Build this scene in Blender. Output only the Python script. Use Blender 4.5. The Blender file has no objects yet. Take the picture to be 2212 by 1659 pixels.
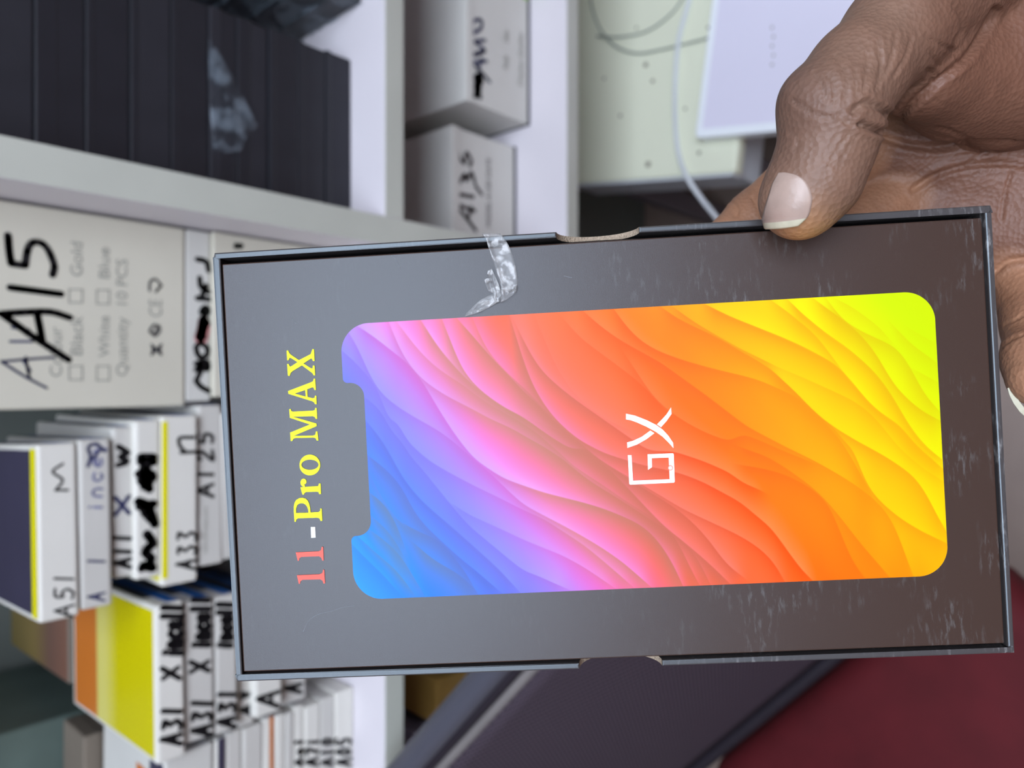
import bpy, bmesh, math, random
import numpy as np
from mathutils import Vector, Matrix
random.seed(4); RNG = np.random.default_rng(4)
SC = bpy.context.scene; COL = SC.collection

# ---------------------------------------------------------------- camera, world, lights, exposure
FPX, CX, CY = 1600.0, 1106.0, 829.5
PITCH = math.radians(48.0); CP, SP = math.cos(PITCH), math.sin(PITCH)
EYE = Vector((0.0, 0.0, 1.45))
FWD = Vector((0, CP, -SP)); UPV = Vector((0, SP, CP)); RGT = Vector((1, 0, 0))
cam_d = bpy.data.cameras.new('camera'); cam = bpy.data.objects.new('camera', cam_d); COL.objects.link(cam)
cam_d.sensor_fit = 'HORIZONTAL'; cam_d.sensor_width = 36.0; cam_d.lens = 36.0 * FPX / 2212.0
cam_d.clip_start = 0.01; cam_d.clip_end = 20
m3 = Matrix((-UPV, RGT, -FWD)).transposed()          # the phone was held sideways: image x runs down the scene
cam.matrix_world = Matrix.Translation(EYE) @ m3.to_4x4()
cam_d.dof.use_dof = True; cam_d.dof.focus_distance = 0.166; cam_d.dof.aperture_fstop = 13.5
SC.camera = cam

world = bpy.data.worlds.new('room_air'); SC.world = world; world.use_nodes = True
world.node_tree.nodes['Background'].inputs[0].default_value = (0.80, 0.86, 1.0, 1)
world.node_tree.nodes['Background'].inputs[1].default_value = 0.10
SC.view_settings.view_transform = 'Standard'; SC.view_settings.look = 'None'
SC.view_settings.exposure = 0.0; SC.view_settings.gamma = 1.0; SC.view_settings.use_curve_mapping = False
try: SC.cycles.use_denoising = True
except Exception: pass
# ceiling panels: (x, y, half width, half length, strength)
PANELS = [(0.0, -0.62, 0.85, 0.55, 11.2)]
PANEL_COLOR = (0.82, 0.92, 1.09)
CEIL = 2.70

# ---------------------------------------------------------------- helpers
def lin(c):
    c = c / 255.0
    return c / 12.92 if c <= 0.04045 else ((c + 0.055) / 1.055) ** 2.4
def rgb(r, g, b): return (lin(r), lin(g), lin(b), 1.0)

def ray(px, py):
    v = -(px - CX) / FPX; h = -(py - CY) / FPX
    return FWD + UPV * v + RGT * h
def on_y(px, py, Y):
    d = ray(px, py); return EYE + d * (Y / d.y)
def on_z(px, py, z):
    d = ray(px, py); return EYE + d * ((z - EYE.z) / d.z)

def mat(name, col, rough=0.5, spec=0.5, metal=0.0, var=0.0, scale=20.0, bump=0.0, bscale=200.0, coat=0.0, sss=0.0, alpha=None, trans=None):
    m = bpy.data.materials.new(name); m.use_nodes = True
    nt = m.node_tree; b = nt.nodes['Principled BSDF']
    b.inputs['Base Color'].default_value = col
    b.inputs['Roughness'].default_value = rough; b.inputs['Specular IOR Level'].default_value = spec
    b.inputs['Metallic'].default_value = metal; b.inputs['Coat Weight'].default_value = coat
    if alpha is not None: b.inputs['Alpha'].default_value = alpha
    if sss: 
        b.inputs['Subsurface Weight'].default_value = sss; b.inputs['Subsurface Radius'].default_value = (1, .35, .2); b.inputs['Subsurface Scale'].default_value = 0.0025
    tc = nt.nodes.new('ShaderNodeTexCoord')
    if var:
        n = nt.nodes.new('ShaderNodeTexNoise'); n.inputs['Scale'].default_value = scale; n.inputs['Detail'].default_value = 4
        r = nt.nodes.new('ShaderNodeValToRGB')
        r.color_ramp.elements[0].position = .3; r.color_ramp.elements[1].position = .75
        r.color_ramp.elements[0].color = tuple(c * (1 - var) for c in col[:3]) + (1,)
        r.color_ramp.elements[1].color = tuple(min(1, c * (1 + var)) for c in col[:3]) + (1,)
        nt.links.new(tc.outputs['Object'], n.inputs['Vector']); nt.links.new(n.outputs['Fac'], r.inputs['Fac'])
        nt.links.new(r.outputs['Color'], b.inputs['Base Color'])
    if bump:
        n = nt.nodes.new('ShaderNodeTexNoise'); n.inputs['Scale'].default_value = bscale; n.inputs['Detail'].default_value = 5
        bp = nt.nodes.new('ShaderNodeBump'); bp.inputs['Strength'].default_value = bump; bp.inputs['Distance'].default_value = 0.001
        nt.links.new(tc.outputs['Object'], n.inputs['Vector']); nt.links.new(n.outputs['Fac'], bp.inputs['Height'])
        nt.links.new(bp.outputs['Normal'], b.inputs['Normal'])
    return m

def link(name, me, mats, parent=None):
    o = bpy.data.objects.new(name, me); COL.objects.link(o)
    for m in (mats if isinstance(mats, (list, tuple)) else [mats]): me.materials.append(m)
    if parent is not None: o.parent = parent
    return o
def bm_obj(name, bm, mats, parent=None, smooth=False):
    me = bpy.data.meshes.new(name); bm.to_mesh(me); bm.free()
    if smooth:
        for p in me.polygons: p.use_smooth = True
    return link(name, me, mats, parent)
def tag(o, label, cat, group=None):
    o['label'] = label; o['category'] = cat
    if group: o['group'] = group
    return o
def thing(name, label, cat, loc=(0, 0, 0), rz=0.0, group=None):
    o = bpy.data.objects.new(name, None); COL.objects.link(o); o.empty_display_size = .02
    o.location = loc; o.rotation_euler = (0, 0, rz)
    tag(o, label, cat, group)
    return o
def struct(o): o['kind'] = 'structure'; return o

def add_box(bm, x0, x1, y0, y1, z0, z1, bev=0.0, mi=0, seg=2):
    vs = [bm.verts.new((x, y, z)) for x in (x0, x1) for y in (y0, y1) for z in (z0, z1)]
    fs = [bm.faces.new([vs[i] for i in q]) for q in ((0,1,3,2),(4,6,7,5),(0,4,5,1),(2,3,7,6),(0,2,6,4),(1,5,7,3))]
    for f in fs: f.material_index = mi
    if bev:
        es = list({e for f in fs for e in f.edges})
        r = bmesh.ops.bevel(bm, geom=es, offset=bev, segments=seg, affect='EDGES', profile=.5)
        for f in r['faces']: f.material_index = mi
    bmesh.ops.recalc_face_normals(bm, faces=bm.faces)
    return fs
def box(name, dims, m, parent=None, bev=0.0):
    bm = bmesh.new(); add_box(bm, *dims, bev=bev); bmesh.ops.recalc_face_normals(bm, faces=bm.faces)
    return bm_obj(name, bm, m, parent)

def catmull(pts, n=8):
    P = [np.array(p, float) for p in pts]; P = [2*P[0]-P[1]] + P + [2*P[-1]-P[-2]]; out = []
    for i in range(1, len(P)-2):
        for k in range(n):
            t = k/n; a, b, c, d = P[i-1], P[i], P[i+1], P[i+2]
            out.append(.5*((2*b)+(-a+c)*t+(2*a-5*b+4*c-d)*t*t+(-a+3*b-3*c+d)*t**3))
    out.append(P[-2]); return out
def tube(name, pts, r, m, parent=None, sides=10, sub=8):
    P = [Vector(p) for p in catmull(pts, sub)]; bm = bmesh.new(); rings = []
    ref = Vector((0, 0, 1))
    for i, p in enumerate(P):
        t = (P[min(i+1, len(P)-1)] - P[max(i-1, 0)]).normalized()
        a = t.cross(ref)
        if a.length < 1e-3: a = t.cross(Vector((1, 0, 0)))
        a.normalize(); b = t.cross(a)
        rings.append([bm.verts.new(p + (a*math.cos(2*math.pi*k/sides) + b*math.sin(2*math.pi*k/sides))*r) for k in range(sides)])
    for i in range(len(rings)-1):
        for k in range(sides):
            bm.faces.new((rings[i][k], rings[i][(k+1) % sides], rings[i+1][(k+1) % sides], rings[i+1][k]))
    bm.faces.new(rings[0][::-1]); bm.faces.new(rings[-1])
    bmesh.ops.recalc_face_normals(bm, faces=bm.faces)
    return bm_obj(name, bm, m, parent, True)

# flat lettering: outlines (with holes) filled by a 2D curve, given a hair of thickness
def fill_outline(loops, depth):
    cu = bpy.data.curves.new('outline', 'CURVE'); cu.dimensions = '2D'; cu.fill_mode = 'BOTH'; cu.extrude = depth/2
    for lp in loops:
        s = cu.splines.new('POLY'); s.points.add(len(lp)-1); s.use_cyclic_u = True
        for q, p in zip(s.points, lp): q.co = (p[0], p[1], 0, 1)
    o = bpy.data.objects.new('outline', cu); COL.objects.link(o)
    dg = bpy.context.evaluated_depsgraph_get(); me = bpy.data.meshes.new_from_object(o.evaluated_get(dg))
    V = [tuple(v.co) for v in me.vertices]; F = [tuple(p.vertices) for p in me.polygons]
    bpy.data.objects.remove(o); bpy.data.curves.remove(cu); bpy.data.meshes.remove(me)
    return V, F
def font_text(s, size):
    cu = bpy.data.curves.new('txt', 'FONT'); cu.body = s; cu.size = size
    o = bpy.data.objects.new('txt', cu); COL.objects.link(o)
    dg = bpy.context.evaluated_depsgraph_get(); me = bpy.data.meshes.new_from_object(o.evaluated_get(dg))
    V = [tuple(v.co) for v in me.vertices]; F = [tuple(p.vertices) for p in me.polygons]
    bpy.data.objects.remove(o); bpy.data.curves.remove(cu); bpy.data.meshes.remove(me)
    return V, F
def merge(parts):
    V, F = [], []
    for v, f in parts:
        k = len(V); V += list(v); F += [tuple(i+k for i in q) for q in f]
    return V, F
def poly_obj(name, VF, m, parent):
    me = bpy.data.meshes.new(name); me.from_pydata(VF[0], [], VF[1]); me.update()
    return link(name, me, m, parent)

# pen strokes: a ribbon with round ends, in face coordinates (x, z)
def ribbon(pts, w):
    V, F = [], []
    P = [np.array(p, float) for p in (catmull(pts, 5) if len(pts) > 2 else pts)]
    for i in range(len(P)-1):
        a, b = P[i], P[i+1]; d = b-a; L = np.hypot(*d)
        if L < 1e-9: continue
        n = np.array((-d[1], d[0]))/L*w/2; k = len(V)
        V += [tuple(a-n), tuple(b-n), tuple(b+n), tuple(a+n)]; F.append((k, k+1, k+2, k+3))
    for p in P[::max(1, len(P)//6)] + [P[-1]]:
        k = len(V); V += [(p[0]+w/2*math.cos(t*math.pi/4), p[1]+w/2*math.sin(t*math.pi/4)) for t in range(8)]; F.append(tuple(range(k, k+8)))
    return V, F
GL = {
 'A': [[(0,0),(.42,1)],[(.42,1),(.85,0)],[(.15,.38),(.72,.38)]],
 '1': [[(.35,1),(.3,0)]], '5': [[(.8,1),(.25,.98),(.2,.55),(.55,.62),(.78,.35),(.55,.02),(.1,.08)]],
 '3': [[(.15,.95),(.7,.9),(.35,.55),(.75,.3),(.4,0),(.1,.08)]], '0': [[(.45,1),(.12,.5),(.42,0),(.78,.5),(.45,1)]],
 '2': [[(.1,.8),(.45,1),(.7,.7),(.1,.02),(.8,.05)]], '7': [[(.1,.95),(.8,.95),(.4,0)]],
 'm': [[(0,0),(.05,.55),(.2,.6),(.35,.1),(.45,.6),(.65,.5),(.8,.1),(1,.2)]],
 'i': [[(.4,.6),(.38,0)],[(.42,.85),(.43,.9)]], 'n': [[(.1,0),(.12,.6),(.5,.62),(.75,.3),(.7,0)]],
 'c': [[(.8,.55),(.4,.62),(.1,.3),(.4,0),(.8,.08)]], 'e': [[(.12,.32),(.8,.4),(.5,.65),(.12,.3),(.4,0),(.85,.1)]],
 'l': [[(.4,1),(.36,0)]], 'X': [[(.05,.95),(.9,.05)],[(.85,1),(.1,0)]], 'K': [[(.15,1),(.12,0)],[(.8,1),(.15,.45)],[(.3,.5),(.85,0)]],
 'o': [[(.45,.6),(.12,.3),(.42,0),(.78,.3),(.45,.6)]], 'J': [[(.3,1),(.9,.95)],[(.6,1),(.55,.1),(.2,0)]], 'P': [[(.1,0),(.12,.95),(.6,.95),(.6,.5),(.12,.48)]],
 '-': [[(.1,.45),(.85,.45)]], 'y': [[(.1,.6),(.4,.1)],[(.8,.65),(.3,-.35)]], 'w': [[(0,.6),(.2,0),(.45,.5),(.65,0),(.95,.6)]], '*': [[(.1,.6),(.7,.1)],[(.7,.6),(.1,.1)],[(.4,.7),(.4,0)]],
}
def face_xz(root, yl, px, py):
    """point of the root's local plane y = yl seen at a pixel"""
    M = Matrix.Translation(root.location) @ root.rotation_euler.to_matrix().to_4x4(); I = M.inverted()
    o = I @ EYE; d = I.to_3x3() @ ray(px, py); p = o + d*((yl - o.y)/d.y)
    return p.x, p.z
def strokes_part(name, root, yl, polys, w, m):
    VF = merge([ribbon(p, w) for p in polys])
    V = [(x, yl - .0002, z) for x, z in VF[0]]
    F = [tuple(f) for f in VF[1]]
    return poly_obj(name, (V, F), m, root)
def write(root, yl, text, base, top, py0, py1, w, m, name='handwriting', slant=.0):
    """handwriting on a front face between two pixel lines: base/top are image columns, py0 -> py1 runs along the line"""
    n = len(text); out = []
    for i, ch in enumerate(text):
        if ch == ' ': continue
        for st in GL[ch]:
            pl = []
            for gx, gy in st:
                u = (i + gx*.78 + .08)/n + slant*gy/n
                py = py0 + (py1-py0)*u + RNG.normal()*.6; px = base + (top-base)*gy + RNG.normal()*.6
                pl.append(face_xz(root, yl, px, py))
            out.append(pl)
    return strokes_part(name, root, yl, out, w, m)
def strokes_px(root, yl, polys, conv, w, m, name='handwriting'):
    return strokes_part(name, root, yl, [[face_xz(root, yl, *conv(*p)) for p in pl] for pl in polys], w, m)
def zc(x0, y0, s): return lambda x, y: (x0 + x/s, y0 + y/s)

# ---------------------------------------------------------------- materials
M = {}
M['wall'] = mat('wall_paint', rgb(196, 188, 178), .8, .2, var=.05, scale=3, bump=.1, bscale=60)
M['wall_reflect'] = mat('warm_reflected_wall', rgb(138, 76, 54), .8, .2, var=.06, scale=3, bump=.1, bscale=60)  # warm tone invented to brown the reflection low on the lid
M['ceil'] = mat('ceiling_paint', rgb(225, 226, 224), .85, .2, var=.03, scale=2, bump=.1, bscale=40)
M['floor'] = mat('floor_tile', rgb(156, 138, 128), .45, .4, var=.12, scale=8, bump=.1, bscale=30)
M['board'] = mat('white_laminate', rgb(216, 210, 214), .42, .4, var=.03, scale=9, bump=.03, bscale=80)  # slight lavender of the cool top light put into the white
M['edge'] = mat('board_front_tint', rgb(188, 189, 178), .5, .35, var=.05, scale=14, bump=.05, bscale=90)  # warmer light on the board fronts, put into a creamier colour
M['back'] = mat('back_panel', rgb(112, 118, 112), .7, .2, var=.08, scale=6)
M['blackbox'] = mat('black_card', rgb(34, 35, 41), .42, .45, var=.12, scale=25, bump=.08, bscale=300)
M['blackbox2'] = mat('black_card_dull', rgb(40, 40, 46), .55, .35, var=.12, scale=25, bump=.08, bscale=300)
M['cream'] = mat('cream_card', rgb(203, 198, 182), .75, .2, var=.03, scale=18, bump=.06, bscale=250)
M['creamw'] = mat('offwhite_card', rgb(205, 203, 196), .7, .25, var=.03, scale=18, bump=.06, bscale=250)
M['whitebox'] = mat('white_coated_card', rgb(222, 219, 210), .42, .4, var=.02, scale=20, bump=.03, bscale=200)
M['greybox'] = mat('grey_white_card', rgb(202, 199, 192), .5, .35, var=.03, scale=20, bump=.03, bscale=200)
M['yellow'] = mat('yellow_print', rgb(232, 222, 0), .35, .4, var=.03, scale=30)
M['purple'] = mat('purple_print', rgb(60, 57, 76), .4, .4, var=.08, scale=20)
M['blue'] = mat('blue_print', rgb(34, 92, 160), .45, .4, var=.06, scale=20)
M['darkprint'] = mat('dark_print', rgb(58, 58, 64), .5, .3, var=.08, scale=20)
M['ink'] = mat('black_marker_ink', rgb(22, 21, 24), .5, .3, var=.1, scale=60)
M['inkblue'] = mat('blue_pen_ink', rgb(48, 52, 92), .5, .3, var=.1, scale=60)
M['inkbrown'] = mat('brown_black_ink', rgb(52, 40, 42), .55, .3, var=.1, scale=60)
M['inkpale'] = mat('pale_blue_ink', rgb(120, 122, 160), .6, .2, var=.1, scale=60)
M['grey_print'] = mat('grey_print', rgb(146, 145, 136), .6, .2, var=.08, scale=60)
M['pink'] = mat('pink_marker', rgb(226, 150, 150), .6, .2, var=.1, scale=60)
M['orange'] = mat('orange_print', rgb(196, 110, 40), .45, .4, var=.08, scale=20)
M['green'] = mat('green_print', rgb(140, 190, 50), .5, .3, var=.05, scale=20)
M['darkgreen'] = mat('dark_green_card', rgb(84, 98, 92), .6, .3, var=.15, scale=18, bump=.05)
M['taupe'] = mat('taupe_card', rgb(118, 108, 96), .6, .3, var=.1, scale=12)
M['bluegrey'] = mat('bluegrey_card', rgb(134, 132, 150), .6, .3, var=.15, scale=14)
M['amber'] = mat('amber_card', rgb(158, 124, 62), .6, .3, var=.15, scale=14)
M['tabletop'] = mat('cream_tabletop', rgb(228, 230, 206), .5, .4, var=.03, scale=8, bump=.04, bscale=60)
M['tableedge'] = mat('pale_table_edge', rgb(196, 200, 204), .45, .4, var=.04, scale=12)
M['speck'] = mat('paint_speck', rgb(128, 124, 106), .7, .2, var=.2, scale=40)
M['laptop'] = mat('lavender_white_lid', rgb(226, 222, 238), .35, .5, var=.015, scale=6)
M['silver'] = mat('bright_silver_rim', rgb(244, 248, 252), .25, .8, metal=.0, var=.02, scale=10)
M['darkgrey'] = mat('dark_grey_laminate', rgb(96, 88, 92), .5, .4, var=.06, scale=10)
M['cable'] = mat('white_cable_sheath', rgb(214, 218, 220), .4, .5, var=.03, scale=30)
M['cablegrey'] = mat('grey_cable_sheath', rgb(150, 156, 146), .45, .4, var=.05, scale=30)
M['red'] = mat('dark_red_upholstery', rgb(84, 20, 26), .75, .25, var=.14, scale=22, bump=.3, bscale=400)
M['chairframe'] = mat('grey_satin_frame', rgb(72, 72, 82), .42, .5, var=.05, scale=15)
M['piping'] = mat('beige_piping', rgb(118, 112, 110), .6, .3, var=.1, scale=30)
M['gapdark'] = mat('dark_gap', rgb(34, 28, 36), .6, .3, var=.1, scale=30)  # dark tone standing in for shade in the backrest gaps
M['chairleg'] = mat('black_plastic', rgb(30, 30, 33), .45, .5, var=.05, scale=15)

def emit_mat(name, col, s):
    m = bpy.data.materials.new(name); m.use_nodes = True; nt = m.node_tree; nt.nodes.clear()
    o = nt.nodes.new('ShaderNodeOutputMaterial'); e = nt.nodes.new('ShaderNodeEmission')
    e.inputs[0].default_value = col + (1,); e.inputs[1].default_value = s; nt.links.new(e.outputs[0], o.inputs[0]); return m

def mesh_fabric():
    m = mat('ribbed_mesh_fabric', rgb(72, 60, 72), .7, .3)
    nt = m.node_tree; b = nt.nodes['Principled BSDF']; tc = nt.nodes.new('ShaderNodeTexCoord')
    w = nt.nodes.new('ShaderNodeTexWave'); w.inputs['Scale'].default_value = 42; w.inputs['Distortion'].default_value = .6; w.inputs['Detail'].default_value = 1
    w.bands_direction = 'X'
    w2 = nt.nodes.new('ShaderNodeTexWave'); w2.bands_direction = 'Z'; w2.inputs['Scale'].default_value = 90
    mx = nt.nodes.new('ShaderNodeMath'); mx.operation = 'MULTIPLY'
    r = nt.nodes.new('ShaderNodeValToRGB'); r.color_ramp.elements[0].color = rgb(48, 40, 50); r.color_ramp.elements[1].color = rgb(112, 96, 108)
    bp = nt.nodes.new('ShaderNodeBump'); bp.inputs['Strength'].default_value = .7; bp.inputs['Distance'].default_value = .002
    mp = nt.nodes.new('ShaderNodeMapping'); mp.inputs['Rotation'].default_value = (0, math.radians(45), 0); nt.links.new(tc.outputs['Object'], mp.inputs[0])
    nt.links.new(mp.outputs[0], w.inputs['Vector']); nt.links.new(mp.outputs[0], w2.inputs['Vector'])
    nt.links.new(w.outputs['Fac'], mx.inputs[0]); nt.links.new(w2.outputs['Fac'], mx.inputs[1])
    nt.links.new(mx.outputs[0], r.inputs['Fac']); nt.links.new(r.outputs['Color'], b.inputs['Base Color'])
    nt.links.new(mx.outputs[0], bp.inputs['Height']); nt.links.new(bp.outputs['Normal'], b.inputs['Normal'])
    return m
M['chairmesh'] = mesh_fabric()

def film_mat(name, tint, opac, rough=.12, scale=300, lo=.45, hi=.6):
    """clear film: mostly transparent, glossy, with cloudy patches"""
    m = bpy.data.materials.new(name); m.use_nodes = True; nt = m.node_tree; b = nt.nodes['Principled BSDF']
    b.inputs['Base Color'].default_value = tint; b.inputs['Roughness'].default_value = rough; b.inputs['Specular IOR Level'].default_value = .8
    tc = nt.nodes.new('ShaderNodeTexCoord'); n = nt.nodes.new('ShaderNodeTexNoise'); n.inputs['Scale'].default_value = scale; n.inputs['Detail'].default_value = 3
    r = nt.nodes.new('ShaderNodeMapRange'); r.inputs['From Min'].default_value = lo; r.inputs['From Max'].default_value = hi
    r.inputs['To Min'].default_value = opac[0]; r.inputs['To Max'].default_value = opac[1]
    bp = nt.nodes.new('ShaderNodeBump'); bp.inputs['Strength'].default_value = .5; bp.inputs['Distance'].default_value = .0006
    nt.links.new(tc.outputs['Object'], n.inputs['Vector']); nt.links.new(n.outputs['Fac'], r.inputs['Value']); nt.links.new(r.outputs[0], b.inputs['Alpha'])
    nt.links.new(n.outputs['Fac'], bp.inputs['Height']); nt.links.new(bp.outputs['Normal'], b.inputs['Normal'])
    return m
M['tape'] = film_mat('clear_sticky_tape', rgb(186, 184, 182), (.10, .42), .2, .5, .46, .60)
M['cellophane'] = film_mat('cellophane', rgb(150, 165, 178), (.02, .26), .12, 60)

def top_print_mat():
    """printed lid: solid yellow, a pale halftone fade, then orange towards the far end (object y in metres)"""
    m = mat('yellow_halftone_print', rgb(232, 222, 0), .35, .4)
    nt = m.node_tree; b = nt.nodes['Principled BSDF']; tc = nt.nodes.new('ShaderNodeTexCoord'); sx = nt.nodes.new('ShaderNodeSeparateXYZ')
    nt.links.new(tc.outputs['Object'], sx.inputs[0])
    vor = nt.nodes.new('ShaderNodeTexVoronoi'); vor.inputs['Scale'].default_value = 420; vor.inputs['Randomness'].default_value = 0
    nt.links.new(tc.outputs['Object'], vor.inputs['Vector'])
    g = nt.nodes.new('ShaderNodeMapRange'); g.inputs['From Min'].default_value = -.052; g.inputs['From Max'].default_value = .012; g.inputs['To Min'].default_value = 0; g.inputs['To Max'].default_value = .7
    nt.links.new(sx.outputs['Y'], g.inputs['Value'])
    lt = nt.nodes.new('ShaderNodeMath'); lt.operation = 'LESS_THAN'; nt.links.new(vor.outputs['Distance'], lt.inputs[0]); nt.links.new(g.outputs[0], lt.inputs[1])
    m1 = nt.nodes.new('ShaderNodeMix'); m1.data_type = 'RGBA'; m1.inputs[6].default_value = rgb(208, 196, 0); m1.inputs[7].default_value = rgb(222, 212, 118)
    nt.links.new(lt.outputs[0], m1.inputs[0])
    st = nt.nodes.new('ShaderNodeMapRange'); st.inputs['From Min'].default_value = .026; st.inputs['From Max'].default_value = .029
    nt.links.new(sx.outputs['Y'], st.inputs['Value'])
    m2 = nt.nodes.new('ShaderNodeMix'); m2.data_type = 'RGBA'; m2.inputs[7].default_value = rgb(206, 118, 44)
    nt.links.new(st.outputs[0], m2.inputs[0]); nt.links.new(m1.outputs[2], m2.inputs[6]); nt.links.new(m2.outputs[2], b.inputs['Base Color'])
    return m
M['topprint'] = top_print_mat()
def brown_olive_mat():
    m = mat('brown_olive_print', rgb(110, 84, 66), .4, .4)
    nt = m.node_tree; b = nt.nodes['Principled BSDF']; tc = nt.nodes.new('ShaderNodeTexCoord'); sx = nt.nodes.new('ShaderNodeSeparateXYZ')
    r = nt.nodes.new('ShaderNodeValToRGB'); mr = nt.nodes.new('ShaderNodeMapRange'); mr.inputs['From Min'].default_value = -.085; mr.inputs['From Max'].default_value = .085
    r.color_ramp.elements[0].color = rgb(130, 92, 76); r.color_ramp.elements[1].color = rgb(128, 112, 62)
    e = r.color_ramp.elements.new(.3); e.color = rgb(112, 84, 72); e = r.color_ramp.elements.new(.55); e.color = rgb(134, 114, 66)
    nt.links.new(tc.outputs['Object'], sx.inputs[0]); nt.links.new(sx.outputs['Y'], mr.inputs['Value']); nt.links.new(mr.outputs[0], r.inputs['Fac']); nt.links.new(r.outputs['Color'], b.inputs['Base Color'])
    return m
M['brownolive'] = brown_olive_mat()

# ---------------------------------------------------------------- the room
def slab(name, dims, m): return struct(box(name, dims, m))
slab('floor', (-2.2, 2.2, -2.2, 1.1, -.05, 0), M['floor'])
slab('ceiling', (-2.2, 2.2, -2.2, 1.1, CEIL, CEIL+.05), M['ceil'])
slab('wall_back', (-2.2, 2.2, 1.1, 1.15, 0, CEIL), M['wall'])
slab('wall_front', (-2.2, 2.2, -2.25, -2.2, 0, CEIL), M['wall_reflect'])  # unseen behind the camera, coloured for the lid's warm reflection
slab('wall_left', (-2.25, -2.2, -2.2, 1.1, 0, CEIL), M['wall'])
slab('wall_right', (2.2, 2.25, -2.2, 1.1, 0, CEIL), M['wall'])
for i, (x, y, hw, hl, s) in enumerate(PANELS):
    t = thing('ceiling_light', 'white framed light panel fixed under the ceiling over the aisle', 'ceiling light', (x, y, CEIL))
    bm = bmesh.new()
    for d in ((-hw-.03, -hw, -hl-.03, hl+.03), (hw, hw+.03, -hl-.03, hl+.03), (-hw, hw, -hl-.03, -hl), (-hw, hw, hl, hl+.03)):
        add_box(bm, *d, -.03, 0)
    bm_obj('frame', bm, M['board'], t)
    box('diffuser', (-hw, hw, -hl, hl, -.02, -.012), emit_mat('lit_diffuser', PANEL_COLOR, s), t)

# ---------------------------------------------------------------- shelving unit
XP0, XP1, YF, YB = .118, .1425, .50, .90
Z1, Z2 = 1.45-.394, 1.45-.645
unit = thing('shelving_unit', 'white laminate shelving unit with open bays full of boxes', 'shelves', (0, .7, 0))
def upart(name, dims, edge=True):
    x0, x1, y0, y1, z0, z1 = dims
    bm = bmesh.new(); add_box(bm, x0, x1, y0-.7, y1-.7, z0, z1, .0008, 0)
    bmesh.ops.recalc_face_normals(bm, faces=bm.faces)
    for f in bm.faces:
        if f.normal.y < -.7: f.material_index = 1
    return bm_obj(name, bm, [M['board'], M['edge']], unit)
upart('divider', (XP0, XP1, YF, YB, 0, 2.2))
upart('side_panel', (-.95, -.925, YF, YB, 0, 2.2)); upart('side_panel', (.925, .95, YF, YB, 0, 2.2))
for x0, x1 in ((-.925, XP0), (XP1, .925)):
    for zt in (Z1, Z2, 1.70): upart('shelf', (x0, x1, YF, YB, zt-.021, zt-.0004))
upart('top_board', (-.95, .95, YF, YB, 2.2, 2.22))
bm = bmesh.new(); add_box(bm, -.95, .95, YB-.7, YB-.7+.006, 0, 2.2); bm_obj('back_panel', bm, M['back'], unit)

# ---------------------------------------------------------------- boxes on the shelves
def carton(name, label, cat, x0, x1, yf, dep, z0, z1, m, yaw=0.0, group=None, bev=.0012, lid=None, lidm=None):
    w = x1-x0; h = z1-z0
    t = thing(name, label, cat, ((x0+x1)/2, yf+dep/2, z0), yaw, group)
    if lid:
        box('tray', (-w/2+.0006, w/2-.0006, -dep/2+.0006, dep/2-.0006, 0, h-.0005), m, t, bev)
        box('lid', (-w/2, w/2, -dep/2, dep/2, h-lid, h), lidm or m, t, bev)
    else:
        box('carton_body', (-w/2, w/2, -dep/2, dep/2, 0, h), m, t, bev)
    HALF[t.name] = dep/2
    return t
HALF = {}
def half(t): return -HALF[t.name]

# black boxes, right bay, one pile
BH = [.0268, .0268, .0268, .0270, .0225, .0287, .0287, .0287, .0300, .0290, .0290, .0290]
BL = ['black flat box at the very bottom of the pile left of the wrapped black boxes', 'black flat box second from the bottom of the main black pile',
      'black flat box third from the bottom of the main black pile', 'black flat box with the torn clear film just above it, in the main pile',
      'slim black box wearing the torn flap of clear film', 'dull black box resting directly on the box with the torn clear film',
      'dull black box in the middle of the main black pile, two above the torn film', 'dull black box under the bright seam in the upper part of the black pile',
      'black box between the two bright seams high in the black pile', 'black box just above the upper bright seam of the black pile',
      'black box second above the upper bright seam of the black pile', 'black box at the top of the main black pile']
z = Z1; bx0, bx1 = .152, .2885
for i, h in enumerate(BH):
    j = RNG.uniform(-.0004, .0004); jy = RNG.uniform(-.001, .001)
    t = carton('black_box', BL[i], 'box', bx0+j, bx1+j, .547+jy, .17, z, z+h-.0006, M['blackbox'] if i % 3 else M['blackbox2'],
               RNG.uniform(-.004, .004), 'black boxes piled in the right bay', lid=h*.45 if i in (3, 4, 8) else .006, lidm=M['blackbox2'] if i == 4 else M['blackbox'])
    if i == 4: film_root = t; film_z = z
    z += h
# torn cellophane on the slim box
def film():
    yl = half(film_root) - .0016
    cells = zc(0, 0, 2.765)
    outl = [(1245, 235), (1300, 300), (1360, 400), (1420, 520), (1480, 640), (1535, 750), (1460, 840), (1440, 900), (1350, 915), (1275, 915), (1255, 700), (1248, 450)]
    pts = [face_xz(film_root, yl, *cells(*p)) for p in outl]
    bm = bmesh.new(); c = np.mean(pts, axis=0)
    n = 6; rings = []
    for k in range(n+1):
        s = k/n
        rings.append([bm.verts.new((c[0]+(p[0]-c[0])*s, yl - .003*(1-s) + RNG.uniform(-.0012, .0008), c[1]+(p[1]-c[1])*s)) for p in pts] if k else [bm.verts.new((c[0], yl-.003, c[1]))])
    N = len(pts)
    for i in range(N): bm.faces.new((rings[0][0], rings[1][i], rings[1][(i+1) % N]))
    for k in range(1, n):
        for i in range(N): bm.faces.new((rings[k][i], rings[k+1][i], rings[k+1][(i+1) % N], rings[k][(i+1) % N]))
    o = bm_obj('cellophane_flap', bm, M['cellophane'], film_root, True)
    o['label'] = 'torn clear cellophane flap'
    sm = o.modifiers.new('thick', 'SOLIDIFY'); sm.thickness = .00008
film()
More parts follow.
